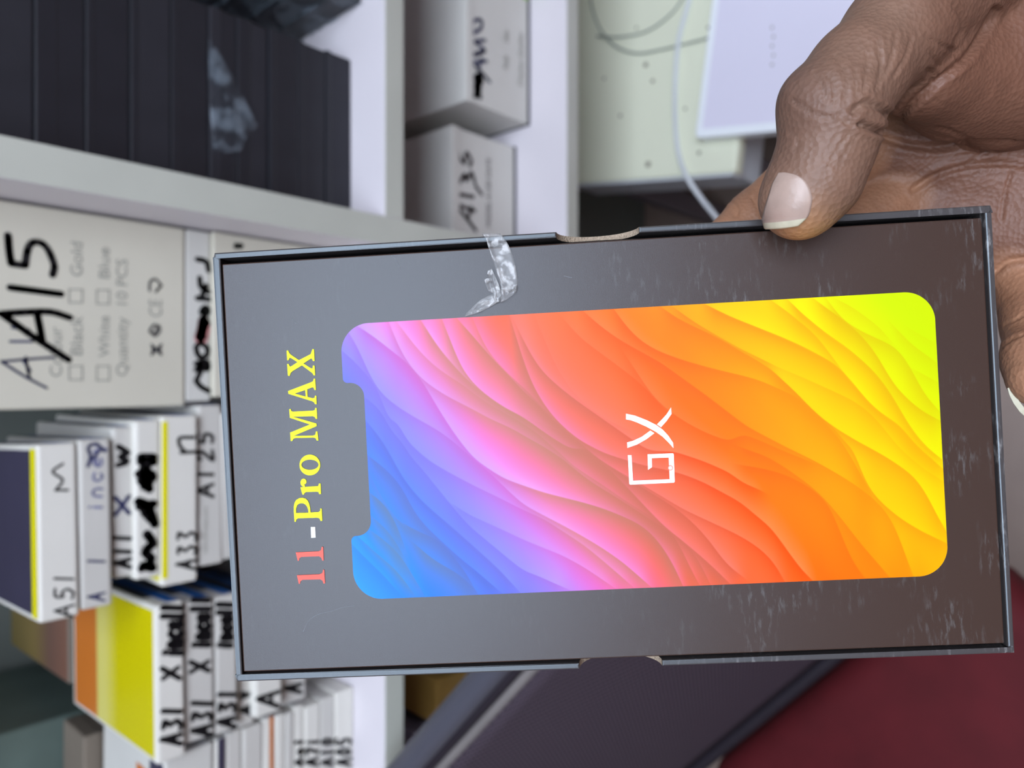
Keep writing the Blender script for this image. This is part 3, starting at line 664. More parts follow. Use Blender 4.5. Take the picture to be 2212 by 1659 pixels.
def coated_black(name, base, rough, scuff, sc=.09, spec=.5):
    m = bpy.data.materials.new(name); m.use_nodes = True; nt = m.node_tree; b = nt.nodes['Principled BSDF']
    b.inputs['Roughness'].default_value = rough; b.inputs['Specular IOR Level'].default_value = spec; b.inputs['Specular Tint'].default_value = (.78, .96, 1.06, 1)
    tc = nt.nodes.new('ShaderNodeTexCoord')
    mp = nt.nodes.new('ShaderNodeMapping'); mp.inputs['Scale'].default_value = (.25, 1, 1)
    n = nt.nodes.new('ShaderNodeTexNoise'); n.inputs['Scale'].default_value = .9; n.inputs['Detail'].default_value = 6; n.inputs['Roughness'].default_value = .65
    n2 = nt.nodes.new('ShaderNodeTexNoise'); n2.inputs['Scale'].default_value = .075; n2.inputs['Detail'].default_value = 2
    n3 = nt.nodes.new('ShaderNodeTexNoise'); n3.inputs['Scale'].default_value = 6; n3.inputs['Detail'].default_value = 2
    a = nt.nodes.new('ShaderNodeMapRange'); a.inputs['From Min'].default_value = .52; a.inputs['From Max'].default_value = .86
    c = nt.nodes.new('ShaderNodeMapRange'); c.inputs['From Min'].default_value = .48; c.inputs['From Max'].default_value = .68
    mu = nt.nodes.new('ShaderNodeMath'); mu.operation = 'MULTIPLY'
    sx = nt.nodes.new('ShaderNodeSeparateXYZ'); yy = nt.nodes.new('ShaderNodeMapRange'); yy.inputs['From Min'].default_value = 10; yy.inputs['From Max'].default_value = -30; yy.inputs['To Min'].default_value = .12
    mu2 = nt.nodes.new('ShaderNodeMath'); mu2.operation = 'MULTIPLY'
    mx = nt.nodes.new('ShaderNodeMix'); mx.data_type = 'RGBA'; mx.inputs[6].default_value = base; mx.inputs[7].default_value = (scuff, scuff*.97, scuff*.94, 1)
    bp = nt.nodes.new('ShaderNodeBump'); bp.inputs['Strength'].default_value = .06; bp.inputs['Distance'].default_value = .3
    L = nt.links.new
    L(tc.outputs['Object'], mp.inputs[0]); L(mp.outputs[0], n.inputs['Vector']); L(tc.outputs['Object'], n2.inputs['Vector']); L(tc.outputs['Object'], n3.inputs['Vector'])
    L(n.outputs['Fac'], a.inputs['Value']); L(n2.outputs['Fac'], c.inputs['Value']); L(a.outputs[0], mu.inputs[0]); L(c.outputs[0], mu.inputs[1])
    L(tc.outputs['Object'], sx.inputs[0]); L(sx.outputs['Y'], yy.inputs['Value']); L(mu.outputs[0], mu2.inputs[0]); L(yy.outputs[0], mu2.inputs[1])
    L(mu2.outputs[0], mx.inputs[0]); L(mx.outputs[2], b.inputs['Base Color']); L(n3.outputs['Fac'], bp.inputs['Height']); L(bp.outputs['Normal'], b.inputs['Normal'])
    return m
M['lid'] = coated_black('coated_black_lid', rgb(58, 41, 33), .37, .15, spec=.42)
M['rim'] = coated_black('worn_black_rim', rgb(62, 57, 56), .36, .40, spec=.62)
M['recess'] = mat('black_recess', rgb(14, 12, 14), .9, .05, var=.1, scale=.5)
M['kraft'] = mat('raw_cardboard', rgb(170, 152, 132), .9, .1, var=.22, scale=1.6, bump=.6, bscale=3)
M['foil_yellow'] = mat('yellow_letter_print', rgb(216, 224, 34), .45, .12, var=.02, scale=.4)
M['foil_red'] = mat('coral_letter_print', rgb(224, 94, 82), .45, .12, var=.02, scale=.4)
M['foil_white'] = mat('white_letter_print', rgb(236, 236, 236), .45, .15, var=.01, scale=.4)
M['foil_orange'] = mat('orange_ring_print', rgb(210, 92, 60), .45, .4, var=.01, scale=.4)

W2, L2, TH, DZ = 50.0, 88.25, 1.35, 26.0
def tray():
    bm = bmesh.new()
    def side(sx):                                  # long wall with a half-moon thumb notch
        yc, r = -.8, 9.4
        prof = [(-L2, 0), (-L2, -DZ), (L2, -DZ), (L2, 0)] + [(yc + r*math.cos(a), -r*.92*math.sin(a)) for a in np.linspace(0, math.pi, 25)]
        xo, xi = sx*W2, sx*(W2-TH)
        A = [bm.verts.new((xo, y, z)) for y, z in prof]; B = [bm.verts.new((xi, y, z)) for y, z in prof]; n = len(prof)
        for vs in (A, B):
            f = bm.faces.new(vs); f.material_index = 0
        for i in range(n):
            f = bm.faces.new((A[i], A[(i+1) % n], B[(i+1) % n], B[i])); f.material_index = 1 if 4 <= i < n-1 else 0
    side(1); side(-1)
    for sy in (-1, 1):
        y0, y1 = sorted((sy*L2, sy*(L2-TH))); add_box(bm, -W2+TH, W2-TH, y0, y1, -DZ, 0, 0)
    add_box(bm, -W2+TH, W2-TH, -L2+TH, L2-TH, -DZ, -DZ+1.3)
    bmesh.ops.remove_doubles(bm, verts=bm.verts, dist=1e-4)
    es = [e for e in bm.edges if abs(e.verts[0].co.z) < 1e-3 and abs(e.verts[1].co.z) < 1e-3 and len(e.link_faces) == 2]
    bmesh.ops.bevel(bm, geom=es, offset=.35, segments=2, affect='EDGES', profile=.5)
    bmesh.ops.triangulate(bm, faces=[f for f in bm.faces if len(f.verts) > 6])
    bmesh.ops.recalc_face_normals(bm, faces=bm.faces)
    return bm_obj('tray', bm, [M['rim'], M['kraft']], pbx)
tr = tray()
LX0, LX1, LY0, LY1 = -48.0, 47.6, -86.3, 87.0
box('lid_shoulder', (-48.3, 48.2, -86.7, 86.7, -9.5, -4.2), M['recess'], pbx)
bm = bmesh.new(); add_box(bm, LX0+.25, LX1-.3, LY0+.2, LY1-.45, -4.1, 0, .3, 0, 2); bmesh.ops.recalc_face_normals(bm, faces=bm.faces)
lid = bm_obj('lid', bm, M['lid'], pbx)

# ---- printed screen: wave artwork worked out per point of the print
ZA, ZB, ZCc, ZD, ZE, ZF = zc(730, 640, 4.88), zc(730, 940, 4.609), zc(1130, 640, 4.88), zc(1130, 940, 4.609), zc(1600, 620, 4.809), zc(1600, 920, 4.609)
def cv(*segs):
    out = []
    for c, pts in segs: out += [c(*p) for p in pts]
    return sorted(out)
CURVES = [   # lower left to upper right
 (cv((ZB, [(135,1080),(300,1250),(450,1390),(600,1560)])), .5), (cv((ZB, [(180,990),(400,1190),(560,1320),(680,1470),(745,1560)])), .6),
 (cv((ZB, [(300,930),(420,1010),(560,1130),(660,1240),(740,1390),(845,1560)])), .6), (cv((ZB, [(325,800),(450,900),(570,1040),(650,1200)])), .6),
 (cv((ZB, [(315,575),(420,640),(520,760),(590,880),(640,1050)])), 1.0), (cv((ZB, [(780,1090),(900,1200),(1020,1280),(1150,1350),(1270,1430),(1370,1545)])), 1.0),
 (cv((ZB, [(600,840),(720,920),(850,980),(980,1030),(1080,1110),(1190,1260),(1300,1400),(1370,1545)])), .9),
 (cv((ZB, [(310,385),(370,480),(430,620),(540,780),(640,880)])), .5),
 (cv((ZB, [(300,205),(400,270),(500,360),(600,460),(670,570),(720,690),(790,810),(900,930),(1050,1070),(1190,1200),(1400,1370),(1595,1540)])), 1.1),
 (cv((ZA, [(300,1320),(400,1430),(480,1540)]), (ZB, [(450,60),(520,180),(600,350),(700,500),(830,650),(1000,800),(1200,970),(1400,1150),(1600,1330),(1780,1530)])), 1.0),
 (cv((ZA, [(300,1080),(400,1150),(500,1250),(620,1390)]), (ZB, [(560,100),(700,200),(830,320),(950,480),(1050,600),(1180,760),(1300,900)]), (ZD, [(0,1350),(150,1400),(300,1470),(420,1520)])), .8),
 (cv((ZA, [(560,1240),(640,1370),(740,1520)]), (ZB, [(720,80),(860,240),(1000,310),(1150,390),(1350,500)])), .5),
 (cv((ZB, [(1150,690),(1300,790),(1500,880),(1700,970)]), (ZD, [(0,1040),(200,1120),(400,1200),(600,1310),(750,1410),(880,1500)])), .6),
 (cv((ZA, [(50,585),(150,660),(270,790),(350,880),(480,1050),(620,1180)]), (ZB, [(500,20),(650,40),(770,130),(900,250),(1100,370),(1350,500),(1600,620)]), (ZD, [(0,745),(200,830),(400,960),(600,1090),(760,1220),(900,1340),(1060,1480)])), .7),
 (cv((ZA, [(110,390),(190,480),(240,610),(310,780),(370,910),(480,1050),(650,1180),(850,1300),(1020,1390),(1180,1500)]), (ZB, [(1200,110),(1330,220),(1450,320),(1530,390),(1650,510)]), (ZD, [(0,690),(150,770),(400,900),(600,1010),(800,1130),(1000,1270),(1250,1490)])), .8),
 (cv((ZA, [(210,320),(330,390),(450,480),(560,570),(680,660),(800,770),(870,860),(940,980),(1050,1170),(1150,1330),(1250,1480)]), (ZB, [(1350,230),(1480,320),(1650,430)]), (ZD, [(0,500),(200,570),(400,620),(600,670),(800,730),(1000,810),(1150,880),(1280,980),(1380,1100),(1470,1240),(1540,1370),(1580,1480)])), 1.0),
 (cv((ZA, [(540,280),(590,410),(640,540),(720,680),(860,850),(1000,960),(1180,1070),(1400,1180),(1600,1290),(1850,1400)]), (ZD, [(0,0),(200,110),(400,240),(550,370),(700,480),(900,600),(1100,730),(1300,860),(1450,960),(1600,1060),(1720,1200),(1800,1340),(1850,1460)])), .8),
 (cv((ZA, [(630,280),(740,430),(870,590),(1000,720),(1150,830),(1330,940),(1500,1080),(1700,1200),(1900,1310)]), (ZCc, [(0,1340),(200,1480),(390,1640)]), (ZD, [(300,130),(450,270),(600,370),(800,500),(1000,640),(1300,830),(1500,980),(1740,1475)])), .6),
 (cv((ZA, [(880,260),(980,420),(1090,580),(1230,740),(1330,850),(1450,960),(1650,1100),(1850,1220)]), (ZCc, [(200,1340),(400,1430),(550,1530)]), (ZD, [(600,100),(720,210),(850,330),(1000,480),(1150,640),(1300,800),(1420,920),(1600,1060),(1800,1230),(1950,1370),(2060,1480)])), 1.0),
 (cv((ZA, [(1100,250),(1170,420),(1230,580),(1290,740),(1400,890),(1550,1030),(1750,1170),(1950,1270)]), (ZCc, [(150,1380),(320,1500),(520,1620)]), (ZD, [(640,120),(780,260),(900,330),(1060,440),(1250,560),(1450,680),(1600,790),(1750,930),(1880,1080),(1980,1230),(2074,1330)]), (ZF, [(0,1480)])), .9),
 (cv((ZA, [(1260,240),(1400,390),(1540,560),(1650,680),(1800,830),(1950,1000)]), (ZCc, [(150,1130),(280,1270),(420,1400),(600,1540)]), (ZD, [(700,200),(900,330),(1300,560),(1600,740),(1900,880),(2074,960)]), (ZF, [(0,1100),(150,1190),(300,1320),(380,1430),(430,1540)])), .8),
 (cv((ZA, [(1420,230),(1490,400),(1560,550),(1680,700),(1850,870),(2000,1000)]), (ZCc, [(200,1170),(420,1380),(700,1560)])), .6),
 (cv((ZA, [(1810,210),(1870,400),(1940,620),(2000,840)]), (ZCc, [(50,830),(150,1030),(300,1250),(450,1400),(600,1520),(850,1650)]), (ZD, [(1000,240),(1200,300),(1450,350),(1600,390),(1800,470)]), (ZF, [(0,760),(150,890),(300,1010),(380,1120),(480,1260),(600,1430),(710,1530)])), 1.0),
 (cv((ZA, [(1880,300),(1980,520)]), (ZCc, [(60,560),(130,700),(220,810),(350,930),(550,1090),(750,1230),(950,1370),(1150,1510),(1320,1630)]), (ZD, [(1500,160),(1800,260),(2074,380)]), (ZF, [(0,560),(200,640)])), .9),
 (cv((ZCc, [(130,230),(220,440),(300,650),(420,870),(560,1050),(700,1180),(900,1310),(1100,1400)])), .25),
 (cv((ZCc, [(440,250),(560,400),(720,530),(900,660),(1100,810),(1250,930),(1400,1090),(1500,1200)])), .35),
 (cv((ZF, [(0,390),(200,420),(400,470),(600,560),(780,680),(890,800),(950,950),(1060,1240),(1130,1390),(1240,1510)])), .5),
 (cv((ZF, [(0,215),(250,300),(450,420),(700,600),(850,740),(1000,920),(1200,1180),(1480,1500)])), .5),
 (cv((ZCc, [(1090,640),(1180,770),(1280,930),(1400,1090),(1550,1220),(1750,1350),(1950,1450),(2196,1540)]), (ZF, [(0,70),(200,150),(450,260),(700,360)])), .45),
 (cv((ZCc, [(650,170),(760,270),(900,380),(1050,480),(1250,590),(1450,700),(1700,880),(1950,1060),(2196,1250)]), (ZF, [(50,0),(200,80),(450,210),(700,330),(900,440),(1100,560),(1280,690),(1420,820),(1520,960),(1580,1110),(1640,1290),(1720,1500)])), .6),
 (cv((ZCc, [(960,140),(1050,270),(1150,390),(1280,500),(1450,590),(1700,680),(1950,750),(2196,810)]), (ZE, [(0,915),(200,970),(400,1060),(600,1150),(750,1270),(850,1380),(950,1500),(1060,1635)]), (ZF, [(1000,130),(1120,340),(1200,500),(1280,640)])), .7),
 (cv((ZCc, [(1470,120),(1600,220),(1800,320),(2000,410),(2196,520)]), (ZE, [(0,670),(150,750),(350,880),(450,980),(600,1120),(700,1230),(850,1370),(1000,1480),(1150,1570)]), (ZF, [(1000,130),(1070,230),(1200,480),(1300,660),(1450,810),(1600,930),(1800,1050),(2055,1170)])), .7),
 (cv((ZCc, [(1590,120),(1800,270),(2000,390)]), (ZE, [(0,645),(200,740),(400,840),(600,920),(800,1010),(1000,1100),(1150,1170),(1300,1270),(1450,1420)]), (ZF, [(1550,190),(1700,330),(1850,450),(2020,550)])), .6),
 (cv((ZE, [(350,890),(450,980),(600,1120),(700,1230),(850,1370),(1000,1480),(1150,1570)]), (ZF, [(920,0),(1080,100),(1250,200),(1450,310),(1600,410),(1720,500),(1800,600),(1870,710),(1930,850),(1990,960),(2055,1060)])), .8),
 (cv((ZCc, [(1930,90),(2196,220)]), (ZE, [(0,350),(200,430),(450,530),(650,620),(800,700),(950,780),(1080,890),(1200,1040),(1350,1220),(1500,1340),(1650,1430)]), (ZF, [(1750,200),(1860,290),(2015,430)])), 1.0),
 (cv((ZE, [(330,150),(480,250),(620,370),(750,470),(850,590),(1000,790),(1080,900)])), .6),
 (cv((ZE, [(510,150),(620,260),(750,370),(900,490),(1080,610),(1250,750),(1400,890),(1500,1020),(1600,1170),(1680,1320),(1760,1450)]), (ZF, [(1760,110),(1860,220),(2015,340)])), 1.0),
 (cv((ZE, [(770,130),(920,240),(1080,350),(1250,500),(1370,640),(1460,780),(1530,920),(1620,1050),(1760,1190),(1900,1300),(2080,1390)])), .9),
 (cv((ZE, [(910,140),(1000,280),(1100,370),(1250,460),(1450,550),(1600,620),(1700,730),(1780,860),(1860,1040),(1950,1170),(2070,1290)])), .8),
 (cv((ZE, [(1790,850),(1900,910),(2050,990)])), .4), (cv((ZE, [(980,120),(1150,200),(1300,310),(1450,420),(1560,560)])), .5),
 (cv((ZE, [(1570,380),(1680,500),(1800,620),(1950,720),(2040,790)])), .5), (cv((ZE, [(1680,380),(1850,490),(2040,590)])), .2),
]
RT = dict(
 bright=[(300,60,205,255),(350,45,175,255),(430,55,150,255),(520,75,140,255),(600,120,140,250),(680,160,150,245),(750,205,160,240),(830,232,165,226),(900,255,145,212),(1000,255,132,180),(1080,255,132,125),(1250,255,140,95),(1400,255,155,75),(1500,255,190,50),(1600,255,222,0),(1700,252,240,0),(1850,226,245,0),(1950,215,240,0)],
 mid=[(300,30,160,255),(344,30,145,250),(450,55,130,245),(600,95,125,235),(700,145,130,230),(780,195,130,215),(850,255,110,195),(950,255,115,140),(1050,255,110,82),(1200,255,118,80),(1350,255,122,62),(1500,255,148,45),(1600,255,180,15),(1750,255,205,0),(1850,236,230,0),(1950,210,230,0)],
 dark=[(300,25,125,225),(344,30,120,220),(430,92,125,150),(520,90,118,160),(600,85,105,190),(700,130,110,200),(800,195,100,185),(880,205,125,120),(950,190,125,105),(1100,200,108,88),(1250,238,95,65),(1400,240,100,55),(1500,240,120,45),(1600,242,142,30),(1750,246,168,0),(1900,216,200,0)])
def ramp(name, t):
    a = np.array(RT[name], float); return np.stack([np.interp(t, a[:, 0], a[:, k]) for k in (1, 2, 3)], -1)
def artwork(px, py):
    """colour of the print (sRGB 0-255) at photograph coordinates"""
    t = px - .80*(py-700)
    c = ramp('mid', t); wgt = np.zeros(len(px)); shade = np.zeros(len(px))
    bright, dark = ramp('bright', t-30), ramp('dark', t)
    out = c.copy()
    for pts, s in CURVES:
        P = np.array(sorted(pts)); xs, ys = P[:, 0], P[:, 1]
        dx = np.arange(xs[0]-80, xs[-1]+80, 2.0); k0 = (ys[min(2, len(ys)-1)]-ys[0])/max(1, xs[min(2, len(xs)-1)]-xs[0]); k1 = (ys[-1]-ys[-min(3, len(ys))])/max(1, xs[-1]-xs[-min(3, len(xs))])
        dy = np.interp(dx, xs, ys); dy = np.where(dx < xs[0], ys[0]+(dx-xs[0])*k0, np.where(dx > xs[-1], ys[-1]+(dx-xs[-1])*k1, dy))
        ker = np.exp(-.5*(np.arange(-24, 25)*2/13.0)**2); ker /= ker.sum(); dy = np.convolve(np.pad(dy, 24, mode='reflect', reflect_type='odd'), ker, 'valid')
        g = np.interp(px, dx, dy); e = 12.0
        sl = (np.interp(px+e, dx, dy) - np.interp(px-e, dx, dy))/(2*e); sl = np.where(np.abs(sl) < .05, .6, sl)
        d = (g - py)/np.sqrt(1+sl*sl)                     # > 0 on the upper right of the curve
        fade = np.clip((px-xs[0]+25)/50, 0, 1)*np.clip((xs[-1]+25-px)/50, 0, 1)
        fade = fade*fade*(3-2*fade) * s
        wb = np.exp(-np.clip(d, 0, None)/34.0)*fade; ws = np.clip(np.exp(-np.clip(-d, 0, None)/24.0)*fade*1.2, 0, 1)
        aa = np.clip(d/1.6+.5, 0, 1)
        reset = np.exp(-np.clip(d, 0, None)/90.0)*fade*.8   # a new sheet covers the shade of the ones below
        base = c*(reset[:, None]) + out*(1-reset[:, None])
        A = base*(1-wb[:, None]*.95) + bright*(wb[:, None]*.95)
        B = out*(1-ws[:, None]*.85) + dark*(ws[:, None]*.85)
        out = A*aa[:, None] + B*(1-aa[:, None])
    return out
def px_of(x, y):
    v = R1[None]*x[:, None]/1000 + R2[None]*y[:, None]/1000 + TT[None]
    return CX - v[:, 1]/v[:, 2]*FPX, CY - v[:, 0]/v[:, 2]*FPX
SAT = 1.06
def printed_screen():
    xl, xr, yt, yb, R, nd = -32.05, 31.65, 59.55, -74.75, 6.6, 4.75
    n0, n1 = -17.3, 18.1
    def col_top(x):
        y = yt
        if x < xl+R: y = yt - R + math.sqrt(max(0, R*R-(xl+R-x)**2))
        if x > xr-R: y = yt - R + math.sqrt(max(0, R*R-(x-xr+R)**2))
        r1, r2 = 1.1, 3.3                                # outer and inner notch fillets
        for edge, sg in ((n0, 1), (n1, -1)):
            u = (x-edge)*sg                              # >0 inside the notch
            if -r1 <= u <= 0: y = min(y, yt - r1 + math.sqrt(max(0, r1*r1-(u+r1)**2)))
        if n0 <= x <= n1:
            u = min(x-n0, n1-x)
            y = yt-nd + (r2 - math.sqrt(max(0, r2*r2-(r2-u)**2)) if u < r2 else 0)
            y = min(y, yt-r1)
        return y
    def col_bot(x):
        if x < xl+R: return yb + R - math.sqrt(max(0, R*R-(xl+R-x)**2))
        if x > xr-R: return yb + R - math.sqrt(max(0, R*R-(x-xr+R)**2))
        return yb
    xs = set(np.round(np.linspace(xl, xr, 430), 3))
    for a, b in ((xl, xl+R), (xr-R, xr)):
        for k in range(40):
            q = 1-math.cos(k/39*math.pi/2)
            xs.add(round(xl + q*R, 4) if a == xl else round(xr - q*R, 4))
    for e, sg in ((n0, 1), (n1, -1)):
        for k in range(16):
            xs.add(round(e + sg*(1-math.cos(k/15*math.pi/2))*3.3, 4)); xs.add(round(e - sg*(k/15)**2*1.1, 4))
    xs = np.array(sorted(xs)); nx = len(xs); ny = 860
    tp = np.array([col_top(x) for x in xs]); bt = np.array([col_bot(x) for x in xs])
    s = np.linspace(0, 1, ny)
    X = np.repeat(xs[:, None], ny, 1); Y = tp[:, None] + (bt-tp)[:, None]*s[None]
    V = np.stack([X.ravel(), Y.ravel(), np.full(X.size, .06)], 1)
    i, j = np.meshgrid(np.arange(nx-1), np.arange(ny-1), indexing='ij'); a = (i*ny+j).ravel()
    F = np.stack([a, a+1, a+ny+1, a+ny], 1)
    me = bpy.data.meshes.new('printed_screen'); me.vertices.add(len(V)); me.vertices.foreach_set('co', V.astype('f').ravel())
    me.loops.add(F.size); me.loops.foreach_set('vertex_index', F.astype('i').ravel())
    me.polygons.add(len(F)); me.polygons.foreach_set('loop_start', (np.arange(len(F))*4).astype('i'))
    me.update(calc_edges=True); me.validate()
    px, py = px_of(V[:, 0], V[:, 1]); c = np.clip(artwork(px, py), 0, 255)/255
    l = np.where(c <= .04045, c/12.92, ((c+.055)/1.055)**2.4)
    at = me.color_attributes.new('artwork', 'FLOAT_COLOR', 'POINT'); at.data.foreach_set('color', np.concatenate([l, np.ones((len(l), 1))], 1).astype('f').ravel())
    m = bpy.data.materials.new('wave_artwork_print'); m.use_nodes = True; nt = m.node_tree; b = nt.nodes['Principled BSDF']
    an = nt.nodes.new('ShaderNodeVertexColor'); an.layer_name = 'artwork'
    hs = nt.nodes.new('ShaderNodeHueSaturation'); hs.inputs['Saturation'].default_value = SAT; hs.inputs['Value'].default_value = ART_V
    b.inputs['Roughness'].default_value = .38; b.inputs['Specular IOR Level'].default_value = .16
    nt.links.new(an.outputs['Color'], hs.inputs['Color']); nt.links.new(hs.outputs['Color'], b.inputs['Base Color'])
    return link('printed_screen', me, m, lid)
ART_V = .66
scr = printed_screen(); scr['label'] = 'rainbow wave printed screen picture with a notch'

# ---- lettering traced in box millimetres
ZG, ZH = zc(600, 730, 6.145), zc(600, 990, 5.53)
def outl(conv, pts): return [PB(*conv(*p)) for p in pts]
def ell(conv, cx_, cy_, rx, ry, n=40, power=2.0): return outl(conv, [(cx_+rx*math.cos(a), cy_+ry*math.sin(a)) for a in np.linspace(0, 2*math.pi, n+1)[:-1]])
def letters(name, glyphs, m, z=.16, lab=None):
    VF = merge([fill_outline(g, .05) for g in glyphs]); V = [(v[0], v[1], v[2]+z) for v in VF[0]]
    o = poly_obj(name, (V, VF[1]), m, lid)
    if lab: o['label'] = lab
    return o
gX = [outl(ZG, [(120,170),(140,165),(160,205),(180,225),(285,295),(440,215),(462,150),(485,150),(492,305),(470,308),(455,275),(440,275),(345,340),(440,400),(465,405),(470,365),(492,368),(500,495),(480,498),(465,470),(440,450),(325,365),(200,440),(175,465),(160,505),(138,500),(128,345),(148,345),(165,380),(180,378),(265,322),(180,268),(160,265),(150,295),(128,298)])]
gA = [outl(ZG, [(140,705),(440,590),(470,575),(482,540),(500,540),(510,690),(490,692),(478,660),(460,657),(395,680),(400,782),(465,800),(490,795),(498,765),(515,768),(520,880),(498,880),(485,855),(460,840),(145,742)]), outl(ZG, [(228,738),(368,692),(374,778)])]
gM = [outl(ZG, [(155,945),(175,943),(185,970),(205,978),(470,965),(495,955),(500,928),(520,930),(528,1072),(508,1075),(495,1050),(470,1038),(205,1045),(515,1135),(520,1170),(215,1300),(470,1295),(500,1285),(510,1240),(530,1240),(543,1360),(520,1362),(505,1330),(480,1322),(240,1328),(215,1335),(195,1368),(175,1368),(168,1255),(430,1148),(165,1060)])]
gO = [ell(ZH, 386, 79, 124, 124), ell(ZH, 388, 76, 102, 61)]
gR = [outl(ZH, [(275,345),(300,342),(330,340),(485,330),(495,300),(515,300),(520,425),(498,427),(487,400),(460,398),(340,402),(322,415),(315,433),(298,433),(285,390)])]
gR2 = [outl(ZH, [(274,280),(278,310),(292,332),(320,342),(330,332),(318,312),(335,305),(346,285),(343,262),(328,246),(308,241),(288,250)])]
gP = [outl(ZH, [(195,640),(195,570),(205,525),(225,495),(260,475),(300,470),(335,480),(360,502),(378,540),(390,590),(395,645),(490,640),(510,625),(510,598),(528,600),(535,745),(515,747),(500,715),(475,708),(245,715),(225,730),(220,757),(203,757)]), outl(ZH, [(222,652),(222,600),(235,560),(255,542),(280,535),(310,538),(335,552),(352,575),(365,610),(370,648)])]
letters('title_lettering', [gX, gA, gM, gO, gR, gR2, gP], M['foil_yellow'], lab='yellow serif lettering reading Pro MAX')
letters('title_dash', [[outl(ZH, [(398,820),(450,818),(455,945),(402,948)])]], M['foil_white'], lab='white dash')
one = [(218,1122),(490,1110),(520,1095),(528,1055),(545,1057),(552,1218),(535,1220),(522,1185),(495,1168),(285,1175),(262,1190),(255,1220),(242,1222)]
one2 = [(232,1395),(500,1383),(535,1368),(545,1328),(558,1330),(568,1490),(550,1495),(538,1460),(510,1443),(300,1448),(275,1465),(268,1495),(255,1497)]
letters('title_number', [[outl(ZH, one)], [outl(ZH, one2)]], M['foil_red'], lab='coral red number 11')
logo = letters('screen_logo', [[outl(ZD, [(1042,198),(1078,198),(1093,452),(1458,438),(1448,222),(1280,228),(1282,318),(1243,345),(1238,190),(1490,180),(1498,188),(1508,462),(1500,472),(1066,492),(1056,484)])],
    [outl(ZCc, [(1083,1237),(1180,1258),(1300,1305),(1400,1355),(1470,1405),(1530,1470),(1580,1545),(1583,1600),(1540,1550),(1470,1480),(1400,1430),(1300,1375),(1200,1330),(1130,1305),(1083,1298)])],
    [outl(ZCc, [(1410,1350),(1460,1300),(1510,1245),(1558,1172),(1563,1240),(1510,1315),(1452,1380)])], [outl(ZCc, [(1095,1540),(1160,1522),(1250,1480),(1340,1415),(1383,1442),(1300,1505),(1200,1562),(1098,1598)])]], M['foil_white'], .18, 'white GX logo')
letters('logo_ring', [[ell(ZD, 1464, 325, 26, 26), ell(ZD, 1464, 325, 19, 19)]], M['foil_orange'], .24)
letters('logo_dot', [[ell(ZD, 1464, 325, 19, 19)]], M['foil_white'], .24)

# ---- clear tape over the edge, crumpled end
def tape():
    ci = zc(1000, 490, 7.9)
    Ls = [(330, 118), (395, 215), (430, 340), (500, 540), (560, 720), (610, 880), (650, 1010), (665, 1110)]
    Rs = [(640, 118), (705, 205), (780, 320), (850, 500), (900, 680), (925, 850), (935, 960), (905, 1085)]
    bm = bmesh.new(); n = 8; Ls = catmull(Ls, 3); Rs = catmull(Rs, 3); rows = []
    for k, (a, b) in enumerate(zip(Ls, Rs)):
        row = []
        for i in range(n+1):
            q = np.array(a) + (np.array(b)-np.array(a))*i/n; x, y = PB(*ci(*q)); edge = (abs(i/n-.5)*2)**6*.25
            row.append(bm.verts.new((x, y, .28 + edge + RNG.uniform(-.06, .06) + .5*max(0, k-16)/8)))
        rows.append(row)
    x0 = [(v.co.x, v.co.y) for v in rows[0]]
    down = [bm.verts.new((max(x, 0)*0+50.25, y, -6.0)) for x, y in x0]; mid = [bm.verts.new((50.3, y, -.2)) for x, y in x0]
    rows = [down, mid] + rows
    for r in range(len(rows)-1):
        for i in range(n): bm.faces.new((rows[r][i], rows[r][i+1], rows[r+1][i+1], rows[r+1][i]))
    def patch(pts, z0, amp, rings=5):
        P = [PB(*ci(*p)) for p in pts]; c = np.mean(P, axis=0); N = len(P); rr = [[bm.verts.new((c[0], c[1], z0+amp))]]
        for k in range(1, rings+1):
            rr.append([bm.verts.new((c[0]+(p[0]-c[0])*k/rings, c[1]+(p[1]-c[1])*k/rings, z0 + RNG.uniform(0, amp))) for p in P])
        for i in range(N): bm.faces.new((rr[0][0], rr[1][i], rr[1][(i+1) % N]))
        for k in range(1, rings):
            for i in range(N): bm.faces.new((rr[k][i], rr[k+1][i], rr[k+1][(i+1) % N], rr[k][(i+1) % N]))
    patch([(500, 730), (545, 830), (610, 980), (640, 1080), (650, 1180), (620, 1290), (550, 1300), (520, 1150), (440, 1100), (400, 1010), (370, 915), (470, 870), (420, 810), (430, 770)], .5, .9)
    patch([(510, 1150), (560, 1200), (600, 1290), (480, 1360), (350, 1430), (200, 1490), (40, 1535), (70, 1470), (180, 1360), (300, 1260), (420, 1190)], .3, .7)
    patch([(660, 1050), (740, 1060), (840, 1110), (910, 1080), (930, 1000), (915, 1100), (850, 1180), (740, 1260), (650, 1290), (640, 1180)], .6, 1.1)
    bmesh.ops.recalc_face_normals(bm, faces=bm.faces)
    o = bm_obj('clear_tape', bm, M['tape'], pbx, True); o['label'] = 'strip of clear tape with crumpled end'
    s = o.modifiers.new('t', 'SOLIDIFY'); s.thickness = .06; s.offset = 1
tape()
SM = mat('scuff_grey', rgb(96, 98, 101), .6, .3, var=.1, scale=.5)
for pl, w in (([(655, 1364), (668, 1340), (690, 1326), (716, 1320), (740, 1312), (765, 1308)], .14), ([(845, 552), (856, 562), (864, 578)], .14), ([(1218, 596), (1236, 600)], .1), ([(632, 690), (640, 700)], .1)):
    V, F = ribbon([PB(*p) for p in pl], w); poly_obj('scuff_line', ([(x, y, .03) for x, y in V], F), SM, lid)

